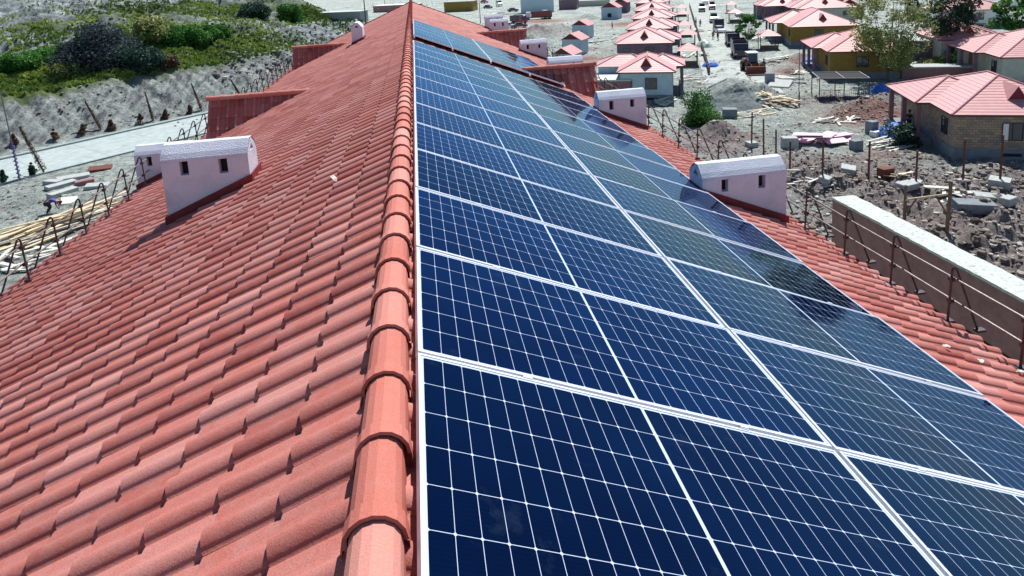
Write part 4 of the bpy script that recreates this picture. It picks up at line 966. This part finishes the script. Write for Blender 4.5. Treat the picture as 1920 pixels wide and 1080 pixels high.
car(1349,61,'white car parked at an angle right of the street','carW',4.3,1.75,1.5,R_(-100))
truck(1347,54,'dark truck cab behind the angled white car','carD','carD',6,RS,1.0)
truck(1373,84,'dark loaded flatbed truck beside the round street tree','carD','carD',6.5,RS,1.3)
truck(1386,106,'dark truck with a pale tarpaulin roof right behind the loader','carD','carD',6.5,RS,1.9)
car(1385,30,'pale car under the street trees','carW',4.3,1.75,1.5,RS)
cg = 'vehicles at the site yard beyond the roof'
truck(1010,36,'red truck in front of the pale blue container','carW','carR',9,R_(168),1.5)
car(1024,34,'pale green van beside the red truck','carN',4.6,1.9,2.1,R_(-75),'van',gr=cg)
truck(973,45,'dark maroon truck cab just above the far roof chimneys','carR','carD',6,R_(-60),1.6)
car(955,52,'white car between the far chimney and the maroon truck','carW',4.2,1.75,1.5,R_(-40),gr=cg)
car(936,12,'white van in the yard beyond the roof','carW',4.8,1.9,2.2,R_(-80),'van',gr=cg)
car(915,16,'dark car parked left of the white yard van','carD',4.3,1.75,1.6,R_(-50),gr=cg)
car(908,6,'maroon pickup behind the dark yard car','carR',4.6,1.85,1.8,R_(-60),gr=cg)
car(962,22,'dark car in front of the container','carD',4.3,1.75,1.6,R_(10),gr=cg)
car(975,52,'red pickup beside the white car near the far chimney','carR',4.3,1.8,1.6,R_(0),gr=cg)
# wheel loader
b = gp(1410, 134); ld = empty('wheel_loader', b, R_(-23)-PI/2+R_(8), 'faded red wheel loader with lowered bucket and white cab roof', 'loader')
MB().prism([(-2.6,.7),(-2.6,1.7),(-.9,1.8),(-.9,.7)], 'y', -.8, .8).build('engine_cover', M['carY'], ld)
MB().prism([(-.9,.6),(-.9,1.5),(1.2,1.3),(1.2,.6)], 'y', -.55, .55).build('chassis', M['carY'], ld)
MB().prism([(-.9,1.5),(-.8,2.75),(.35,2.75),(.6,1.5)], 'y', -.65, .65).build('cab', M['glassD'], ld)
MB().box(-1.05, .6, -.78, .78, 2.76, 2.92).build('cab_roof', M['white'], ld)
mb = MB()
for y in (-.55, .55): mb.path([(.6,y,1.5),(1.7,y,1.25),(2.4,y,.6)], .11, 6)
mb.build('lift_arms', M['carY'], ld)
MB().prism([(2.3,1.15),(2.2,.55),(2.5,.08),(3.3,.05),(3.28,.12),(2.6,.22),(2.42,.6),(2.45,1.1)], 'y', -1.3, 1.3).build('bucket', M['rust'], ld)
for x in (-1.7, 1.15):
    for y in (-1, 1):
        w0 = MB().tube((x, y*.7, .72), (x, y*1.15, .72), .72, n=18).build('wheel', M['tyre'], ld); MB().tube((x, y*1.1, .72), (x, y*1.17, .72), .32, n=12).build('rim', M['carY'], w0)

# ------------------------------------------------------------------ people
def skin_fig(name, joints, edges, mat, parent, levels=1):
    me = bpy.data.meshes.new(name); me.from_pydata([j[0] for j in joints], edges, []); o = link(name, me, mat, parent, True)
    o.modifiers.new('skin', 'SKIN')
    if not me.skin_vertices: return o
    for i, j in enumerate(joints): me.skin_vertices[0].data[i].radius = (j[1], j[1]) if not isinstance(j[1], tuple) else j[1]
    me.skin_vertices[0].data[0].use_root = True
    s = o.modifiers.new('sub', 'SUBSURF'); s.levels = levels; s.render_levels = levels
    return o
def person(base, rz, lab, pose='stand', top='clothD', legs='clothD', s=1.):
    p = empty('person', base, rz, lab, 'person')
    if pose == 'stand':
        J = [((0,0,.95),.13),((0,.0,1.2),.13),((0,0,1.42),.12),((0,.01,1.53),.055),((0,.02,1.66),.10),((0,.02,1.74),.08),
             ((-.19,0,1.42),.06),((-.25,.02,1.15),.045),((-.24,.10,.92),.035),((-.24,.13,.83),.035),((.19,0,1.42),.06),((.25,-.02,1.15),.045),((.25,.03,.90),.035),((.25,.05,.81),.035),
             ((-.10,0,.88),.09),((-.11,.05,.5),.06),((-.11,-.03,.09),.045),((-.11,.12,.04),.04),((.10,0,.88),.09),((.11,-.08,.5),.06),((.11,-.2,.1),.045),((.11,-.06,.04),.04)]
    else:   # bending far forward over the ground, knees bent
        J = [((0,0,.80),.15),((0,.28,.92),.15),((0,.52,.85),.14),((0,.64,.76),.06),((0,.74,.68),.10),((0,.79,.62),.08),
             ((-.20,.50,.82),.065),((-.24,.55,.55),.05),((-.18,.62,.30),.04),((-.17,.66,.20),.04),((.20,.50,.82),.065),((.25,.52,.55),.05),((.2,.60,.30),.04),((.18,.66,.20),.04),
             ((-.12,-.02,.74),.10),((-.15,.16,.42),.07),((-.14,-.05,.09),.05),((-.14,.12,.05),.045),((.12,-.02,.74),.10),((.16,.14,.42),.07),((.15,-.12,.09),.05),((.15,.06,.05),.045)]
    Ed = [(0,1),(1,2),(2,3),(3,4),(4,5),(2,6),(6,7),(7,8),(8,9),(2,10),(10,11),(11,12),(12,13),(0,14),(14,15),(15,16),(16,17),(0,18),(18,19),(19,20),(20,21)]
    J = [((q[0][0]*s, q[0][1]*s, q[0][2]*s), q[1]*s) for q in J]
    skin_fig('body', J, Ed, M['skin'], p)
    g = lambda ids, k: [(J[i][0], J[i][1]*k) for i in ids]
    skin_fig('shirt', g((0,1,2,6,7,10,11), 1.14), [(0,1),(1,2),(2,3),(3,4),(2,5),(5,6)], M[top], p)
    skin_fig('trousers', g((0,14,15,16,18,19,20), 1.22), [(0,1),(1,2),(2,3),(0,4),(4,5),(5,6)], M[legs], p)
    h = Vector(J[4][0]); h2 = Vector(J[5][0]); d = (h2-h).normalized(); MB().blob(tuple(h+d*.05*s+Vector((0,-.02*s,.03*s))), .118*s, 2, .04).build('hair', M['hair'], p)
person(gp(92, 400), R_(-70), 'person in a violet-blue shirt bending down beside the plank pile', 'bend', 'clothB', 'clothD', 1.15)
for (px, py, lab, rz) in [(1337,74,'person walking in the street, left one of the pair',0),(1346,76,'person in dark clothes in the street, right one of the pair',2),(1305,46,'person at the left street edge beside the pavilions',1),(1313,50,'person walking a little in front of the left street edge',3),
        (1432,134,'person in dark clothes beside the loader',0),(1148,54,'person standing on the bare track left of the row houses',1),(1704,243,'worker in dark clothes in the porch of the brown limestone house',2)]:
    person(gp(px, py), rz, lab, 'stand', s=1.05)

# ------------------------------------------------------------------ posts, frames, timber and blocks on the building site
def site_post(bx, by, tx, ty, lab, foot=None, thick=.07):
    b = gp(bx, by); h = atY(tx, ty, b); r = empty('steel_post', b, random.uniform(0,1), lab, 'post', 'rusty fence posts on the building site'); l_ = random.uniform(-.06,.06)
    MB().tube((0,0,-.5), (l_,0,h), thick, thick*.9, 8).build('shaft', M['rust'], r)
    if foot: MB().box(-foot, foot, -foot, foot, -.6, foot*1.1).build('footing', M['conc'], r)
    else: MB().box(-.1, .1, -.1, .1, -.3, .06).build('base_plate', M['rust'], r)
for a in [(1409,275,1413,211,'rusty post in a round grey footing, leftmost of the fence row',.42),(1432,289,1434,223,'rusty post just right of the one in a round footing',None),(1455,287,1456,243,'short rusty post behind the right chimney',None),(1481,320,1482,265,'rusty post at the right end of the right chimney',None),
          (1542,330,1545,261,'reddish post left of the bare earth patch',None),(1628,344,1632,265,'reddish post at the middle of the fence row, right of the bare earth patch',None),(1717,348,1721,282,'dark post on a pale slab before the brick house door',.35),(1805,345,1810,260,'dark post in front of the brick house left window',.3),(1874,352,1881,253,'dark post on a big concrete block, rightmost of the fence row',.6),
          (1498,198,1499,172,'thin lone post between the gravel heap and the steel canopy',None),(1274,180,1277,148,'rusty gate post right of the pale blue house',None)]: site_post(a[0],a[1],a[2],a[3],a[4],a[5], .075)
# timber trestle near the wall
b1 = gp(1775, 432); b2 = gp(1695, 428); h1 = atY(1781,340,b1); h2 = atY(1698,347,b2)
t = empty('timber_trestle', b1, 0, 'rough timber trestle of two posts, a crossbar and braces in the rubble', 'trestle'); d = b2-b1
MB().tube((0,0,-.5),(.1,0,h1),.10,.09).build('post', M['woodD'], t); MB().tube((d.x,d.y,d.z-.5),(d.x,d.y,d.z+h2),.10,.08).build('post', M['woodD'], t)
z1 = h1*.74; z2 = d.z+h2*.66
MB().tube((.1,0,z1),(d.x,d.y,z2),.07).build('crossbar', M['wood'], t)
MB().tube((.02,0,z1*.42),(d.x*.28,d.y*.28,z1+(z2-z1)*.28),.05).build('brace', M['woodD'], t); MB().tube((d.x,d.y,z2-.95),(d.x*.72,d.y*.72,z1+(z2-z1)*.72),.05).build('brace', M['woodD'], t)
# steel canopy frame
b = gp(1536, 188); cf = empty('canopy_frame', b, HR, 'empty dark steel frame of a canopy with two white-edged roof fields', 'steel frame')
W_, D_, Hc = 5.2, 4.2, 2.6
for x in (0, W_/2, W_):
    for y in (0, D_): MB().tube((x,y,-.4),(x,y,Hc),.055,n=6).build('post', M['steel'], cf)
mb = MB()
for (a, c) in (((0,0),(W_,0)),((0,D_),(W_,D_)),((0,0),(0,D_)),((W_,0),(W_,D_)),((W_/2,0),(W_/2,D_))): mb.tube((*a,Hc),(*c,Hc),.05,n=6)
mb.build('roof_beams', M['conc'], cf)
MB().box(.1, W_/2-.1, .1, D_-.1, Hc-.1, Hc-.06).build('roof_mesh', M['dark'], cf)
MB().box(W_/2+.1, W_-.1, .1, D_-.1, Hc-.1, Hc-.06).build('roof_mesh', M['dark'], cf)
mb = MB()
for i in range(27): mb.tube((i*W_/26,0,.1),(i*W_/26,0,1.2),.018,n=4)
mb.tube((0,0,1.2),(W_,0,1.2),.03); mb.tube((0,0,.15),(W_,0,.15),.03); mb.build('bar_railing', M['steel'], cf)
# gate railing by the pale blue house
b = gp(1282, 165); gr_ = empty('iron_fence', b, HR, 'dark iron bar fence beside the porch of the pale blue house', 'fence'); mb = MB()
for i in range(20): mb.tube((i*.16,0,0),(i*.16,0,1.5),.016,n=4)
mb.tube((0,0,1.5),(3.1,0,1.5),.03); mb.tube((0,0,.1),(3.1,0,.1),.03); mb.build('bars', M['steel'], gr_)
# dark low fence along the left street edge, stands in for a shadowed strip
pA = gp(1330, 140); pB = gp(1293, 12); fe = empty('shadow_line_fence', pA, 0, 'long dark low fence standing in for the shadowed strip along the left edge of the street', 'fence'); d = pB-pA; mb = MB(); n_ = 60
for i in range(n_+1): mb.tube((d.x*i/n_, d.y*i/n_, -.3), (d.x*i/n_, d.y*i/n_, 1.3), .07, n=4)
mb.build('pickets', M['steel'], fe); mb = MB(); mb.tube((0,0,.9),(d.x,d.y,.9),.16); mb.tube((0,0,.45),(d.x,d.y,.45),.16); mb.build('rail', M['steel'], fe)

def plank_pile(px, py, n, L, spread, lab, mat='wood', ang=0., seed=0, w_=.16, th=.05, hmax=.7, var=.5, name='plank_pile'):
    rg = random.Random(seed); b = gp(px, py); p = empty(name, b, ang, lab, 'planks')
    for i in range(n):
        l_ = L*rg.uniform(.6, 1.1); a = rg.gauss(0, var*.35); x = rg.uniform(-spread[0], spread[0]); y = rg.uniform(-spread[1], spread[1])
        z = float(H(b.x+x*math.cos(ang)-y*math.sin(ang), b.y+x*math.sin(ang)+y*math.cos(ang)))-b.z+.1+hmax*rg.random()*(1-abs(y)/(spread[1]+.01)*.7)
        Mx = Matrix.Translation((x, y, z)) @ Matrix.Rotation(a, 4, 'Z') @ Matrix.Rotation(rg.uniform(-.09,.09), 4, 'Y') @ Matrix.Rotation(rg.uniform(-.25,.25), 4, 'X')
        MB().box(-l_/2, l_/2, -w_*rg.uniform(.35,.6), w_*rg.uniform(.35,.6), -th/2, th/2, Mx).build('plank', M[mat if rg.random() > .25 else 'woodW'], p)
    return p
def AZ(a): return R_(90-a)
plank_pile(118,425,46,7.5,(2.2,1.5),'large pile of pale yellow planks left below the eave','wood',AZ(38),1,.2,.06,1.1,.5)
plank_pile(60,445,10,9,(1.5,.8),'row of long pale boards at the left edge beside the plank pile','woodW',AZ(40),2,.35,.08,.3,.1)
plank_pile(45,490,14,3,(3,2.2),'scattered pale offcuts at the lower left corner','woodW',AZ(70),3,.25,.08,.3,2)
plank_pile(1450,194,34,3.2,(2.2,1.8),'heap of yellow lumber on the bare yard','wood',R_(-30),4,.22,.06,.9,2.2)
plank_pile(1405,215,12,2.2,(2,1.2),'scattered yellow boards left of the lumber heap','wood',R_(10),5,.18,.05,.2,2)
plank_pile(1662,272,9,3.4,(.4,1.6),'ladder-like stack of white slats beside the brick house porch','woodW',R_(15),6,.22,.06,.25,.12)
plank_pile(1790,135,12,3.5,(2.6,1.2),'white boards lying on the courtyard wall','woodW',R_(-30),7,.3,.06,.4,1.4)
plank_pile(1715,120,12,3.2,(1.6,1.6),'sunlit white boards behind the ochre house','woodW',R_(20),8,.3,.06,.5,1.6)
plank_pile(1478,150,8,3.5,(1.2,1.4),'pale slabs and boards right of the loader','woodW',R_(-50),9,.5,.12,.3,.6)
plank_pile(1510,338,9,1.6,(1.4,1.0),'short pale boards in the rubble behind the right chimney','woodW',R_(-10),10,.16,.05,.2,1.5)
plank_pile(1800,372,10,2.4,(1.3,.9),'white broken boards by the timber trestle','woodW',R_(-20),11,.25,.06,.4,1.5)
plank_pile(1506,135,10,3,(2,1.5),'white planks in front of the farther ochre house','woodW',R_(0),12,.3,.06,.3,2)
plank_pile(1245,192,10,3.5,(1.2,1.0),'white panels and boards leaning near the green bush','woodW',R_(60),13,.7,.06,.7,.7)
plank_pile(1100,80,12,4,(5,2.5),'scattered pale boards between the small outbuildings','woodW',R_(30),14,.4,.08,.3,2)
plank_pile(1680,330,8,1.5,(1.2,.8),'small brown offcuts on the bare earth patch','wood',R_(-10),15,.12,.05,.2,2)
plank_pile(1300,150,12,2.5,(1.5,2.5),'pale offcuts beside the iron fence','woodW',R_(20),16,.3,.06,.3,2)
plank_pile(1305,105,16,2.5,(1.6,4),'pale boards and scraps beside the second pavilion','woodW',R_(60),17,.4,.08,.4,2)
plank_pile(1300,60,16,3,(2,8),'white scraps along the far left side of the street','woodW',R_(60),18,.6,.1,.5,2)
plank_pile(1420,75,14,3,(3,4),'white boards under the round street tree','woodW',R_(10),19,.5,.1,.4,2)
plank_pile(1405,40,14,3,(3,9),'pale scraps along the far right side of the street','woodW',R_(60),20,.6,.1,.6,2)
plank_pile(1450,115,14,2.6,(2,2),'pale boards by the wheel loader and the corner pavilion','woodW',R_(-20),21,.4,.08,.4,2)
plank_pile(935,28,16,4,(6,8),'pale scraps among the yard vehicles','woodW',R_(20),22,.7,.12,.6,2)
plank_pile(1180,75,10,3,(2,5),'pale scraps on the bare track left of the row houses','woodW',R_(20),23,.4,.08,.3,2)
plank_pile(1560,228,12,1.8,(2,1.2),'small pale scraps in front of the steel canopy','woodW',R_(20),24,.25,.05,.2,2)
# concrete blocks, each a thing of its own
def blockstone(px, py, sx, sy, sz, lab, mat='conc', rz=0, tilt=0):
    b = gp(px, py); mb = MB(); mb.box(-sx/2, sx/2, -sy/2, sy/2, -.15, sz)
    me = mb.me('concrete_block'); bm = bmesh.new(); bm.from_mesh(me); bmesh.ops.bevel(bm, geom=bm.edges[:]+bm.verts[:], offset=.03, segments=1, affect='EDGES'); bm.to_mesh(me); bm.free()
    o = link('concrete_block', me, M[mat]); o.location = b; o.rotation_euler = (tilt, tilt*.5, rz); tag(o, lab, 'block')
for a in [(115,350,2.4,.9,.35,'long slab at the left, lowest of the group above the planks','conc',.9,.05),(138,337,2.6,1.0,.4,'long tilted slab above the plank pile','conc',.5,.08),(100,345,1.8,.8,.35,'short slab left of the tilted one','conc',-.5,-.06),(118,365,2.4,.7,.4,'slab pointing at the bending person','conc',1.1,.1),(183,352,1.9,.9,.35,'grey slab beside the plank pile near the eave railing','conc',.1,.1),(160,345,1.5,.9,.4,'dark sided slab in the middle of the slabs','concD',.4,-.05),(188,318,2.0,1.2,.25,'rusty brown sheet lying near the second left chimney','rust',.3,.1),(130,377,1.2,1.1,.12,'pale square board beside the bending person','woodW',.5,.3),
          (1368,220,1.5,1.1,1.0,'dark grey concrete cube left of the yellow boards','plinth',-.4,0),(1443,156,1.1,.9,1.4,'dark upright block beside the pale slabs','plinth',-.3,0),(1463,160,2.6,4.2,.35,'large pale concrete slab right of the loader','conc',-.7,.04),(1634,250,.8,.8,1.2,'dark upright drum-like block before the brick house porch','plinth',.2,0),(1641,254,.9,.6,.45,'small white block beside the dark upright one','white',.4,0),(1605,279,.9,.7,.8,'dark cube on the track before the white slats','plinth',.1,0),
          (1660,331,1.0,.7,.7,'brick-red block on the bare earth patch','rust',.1,0),(1480,277,1.3,.9,1.0,'pale block with rusty side at the right chimney','conc',-.3,0),(1825,392,2.2,.9,.5,'long grey slab in the rubble right of the trestle','plinth',-.3,.1),(1890,380,1.0,.6,.4,'small pale stone block near the right edge','conc',.3,0),(1855,378,1.8,.8,.5,'pale slab in rubble below the brick house','conc',-.5,.1),(1545,343,1.1,.7,.5,'grey broken slab by the fence','conc',.7,.2),(1590,322,1.5,1,.4,'pale flat rock slab behind the fence posts','conc',.9,.1),(1700,350,1.3,.9,.3,'pale footing slab left of the brick house shade','conc',.2,0)]:
    blockstone(*a)
# pink foam sheets, tarpaulins
def sheets(px, py, n, lab, mat, L=2.2, seed=0, cat='sheets', name='foam_sheets'):
    rg = random.Random(seed); b = gp(px, py); p = empty(name, b, 0, lab, cat)
    for i in range(n):
        Mx = Matrix.Translation((rg.uniform(-1.6,1.6), rg.uniform(-.8,.8), .08+.12*i)) @ Matrix.Rotation(rg.uniform(-.8,.8), 4, 'Z') @ Matrix.Rotation(rg.uniform(-.2,.2), 4, 'Y') @ Matrix.Rotation(rg.uniform(-.15,.15), 4, 'X')
        MB().box(-L/2, L/2, -.55, .55, -.03, .03, Mx).build('sheet', M[mat], p)
sheets(1525,264,7,'pinkish white foam sheets lying on the track','pinkS',2.4,1); sheets(1555,268,4,'pinkish white foam sheet stack, right of the larger one','pinkS',2.0,2)
def tarp(px, py, rx, ry, hh, lab, mat='foilB', seed=0):
    b = gp(px, py); V = []; F = []; n = 22; rg = np.random.default_rng(seed)
    for i in range(n):
        for j in range(n):
            x = (i/(n-1)*2-1); y = (j/(n-1)*2-1); r = math.hypot(x, y); x *= rx; y *= ry
            z = hh*max(0, 1-r*r)+float(fbm(b.x+x*2, b.y+y*2, 200+seed, 3))*.5*hh+.05; z = max(z, -.05) if r < 1 else -.05
            V.append((x, y, z+float(H(b.x+x, b.y+y))-b.z))
    for i in range(n-1):
        for j in range(n-1): a = i*n+j; F.append((a, a+n, a+n+1, a+1))
    o = np_mesh('tarpaulin', V, F, M[mat], None, smooth=True); o.location = b; tag(o, lab, 'tarpaulin')
tarp(1650,172,1.1,1.0,.9,'blue tarpaulin over a heap next to the steel canopy', seed=1); tarp(1688,252,2.2,1.8,1.1,'bright blue tarpaulin at the porch of the brick house', seed=2); tarp(1520,118,1.5,1.2,.8,'dark blue tarpaulin at the porch of the ochre house', seed=3)
tarp(1332,124,1.4,1.0,.7,'blue and white wrapping on the left street side', seed=4); tarp(1320,88,1.6,2.2,1.3,'pale green netting heap by the left street side', 'carN', 5)

# gravel heaps
def heap(px, py, rx, hh, lab, mat='gravel', seed=0):
    b = gp(px, py); V = []; F = []; n = 40
    for i in range(n):
        for j in range(48):
            r = i/(n-1); a = 2*PI*j/48; x = rx*r*math.cos(a); y = rx*r*math.sin(a); z = hh*(1-r)**1.15*(1+.5*float(fbm(x*1.2+seed, y*1.2, 300, 3)))-.12*r
            V.append((x, y, z))
    for i in range(n-1):
        for j in range(48): j2 = (j+1) % 48; F.append((i*48+j, i*48+j2, (i+1)*48+j2, (i+1)*48+j))
    o = np_mesh('gravel_heap', V, [f[::-1] for f in F], M[mat], None); o.location = (b.x, b.y, G-.05); tag(o, lab, 'gravel heap')
    bm = bmesh.new(); bm.from_mesh(o.data); bmesh.ops.recalc_face_normals(bm, faces=bm.faces); bm.to_mesh(o.data); bm.free()
heap(1380,188,4.6,2.6,'dark grey gravel heap in the middle of the yard', seed=1); heap(1350,184,3.0,1.2,'low grey gravel heap left of the tall one', seed=5)

# loose stones: one mass nobody could count
def rubble():
    rg = np.random.default_rng(9)
    bm = bmesh.new(); bmesh.ops.create_icosphere(bm, subdivisions=1, radius=1); bv = np.array([v.co[:] for v in bm.verts]); bv = np.sign(bv)*np.abs(bv)**.6; bf = np.array([[v.index for v in f.verts] for f in bm.faces]); bm.free()
    regs = [(1490,1920,340,560,5200,(.03,.30)),(1480,1780,285,370,2800,(.03,.22)),(1150,1700,130,300,2500,(.03,.14)),(1300,1420,20,150,500,(.05,.2)),(1230,1500,235,330,900,(.05,.28)),(1560,1680,190,230,600,(.06,.3)),(1400,1620,120,200,700,(.05,.25)),(1340,1640,200,290,500,(.04,.15)),(1780,1920,300,380,700,(.05,.35)),
            (0,260,330,520,900,(.05,.25)),(1050,1250,40,170,700,(.08,.35)),(880,1060,30,90,300,(.1,.4)),(1300,1460,0,150,500,(.08,.3)),(1700,1920,110,160,400,(.06,.3)),(60,460,150,240,500,(.06,.28)),(400,640,60,150,900,(.1,.5)),(100,520,5,110,500,(.12,.5)),(680,900,0,14,200,(.2,.6))]
    Vs = []; Fs = []; T = []; k = 0
    for (x0, x1, y0, y1, n, (a, b_)) in regs:
        pxs = rg.uniform(x0, x1, n); pys = rg.uniform(y0, y1, n)
        D = (RM @ np.stack([(pxs-PX)/FPX, np.ones(n), -(pys-PY)/FPX])).T
        if x0 >= 700 or y0 >= 330: p = CAM+D*((G-CAM[2])/D[:,2])[:,None]
        else:
            tt = np.full(n, 40.); hit = np.zeros(n, bool)
            for it in range(420):
                q_ = CAM+D*tt[:,None]; hit |= q_[:,2] < H(q_[:,0], q_[:,1]); tt = np.where(hit, tt, tt*1.0075)
                if hit.all(): break
            p = (CAM+D*tt[:,None])[hit]
        p = p[~((np.abs(p[:,0]) < 6.5) & (p[:,1] < 37.5))]; n = len(p); zz = H(p[:,0], p[:,1]); s = .7*(a+(b_-a)*rg.random(n)**4)
        sc = s[:,None]*rg.uniform(.6, 1.3, (n,3)); sc[:,2] *= .7; ang = rg.uniform(0, 2*PI, n)
        v = bv[None]*(1+rg.uniform(-.3, .3, (n,len(bv),1)))*sc[:,None]; c_, s_ = np.cos(ang)[:,None], np.sin(ang)[:,None]
        v = np.stack([v[...,0]*c_-v[...,1]*s_+p[:,:1], v[...,0]*s_+v[...,1]*c_+p[:,1:2], v[...,2]+(zz+s*.15)[:,None]], -1)
        Vs.append(v.reshape(-1,3)); Fs.append((bf[None]+k+(np.arange(n)*len(bv))[:,None,None]).reshape(-1,3)); k += n*len(bv); T.append(np.repeat(rg.random(n), len(bf)))
    m, t, n_, l, b2 = new_mat('loose_stone'); at = n_.new('ShaderNodeAttribute'); at.attribute_name = 'tint'
    r = ramp(n_, [(0, (.07,.05,.045)), (.4, (.17,.14,.125)), (.75, (.27,.245,.22)), (1, (.48,.47,.44))]); l.new(at.outputs['Fac'], r.inputs[0]); l.new(r.outputs[0], b2.inputs['Base Color']); b2.inputs['Roughness'].default_value = .95
    o = np_mesh('rubble', np.concatenate(Vs), np.concatenate(Fs), m, None, np.concatenate(T)); tag(o, 'loose grey stones and broken rubble strewn over site and hillside', 'rubble', None, 'stuff')
rubble()
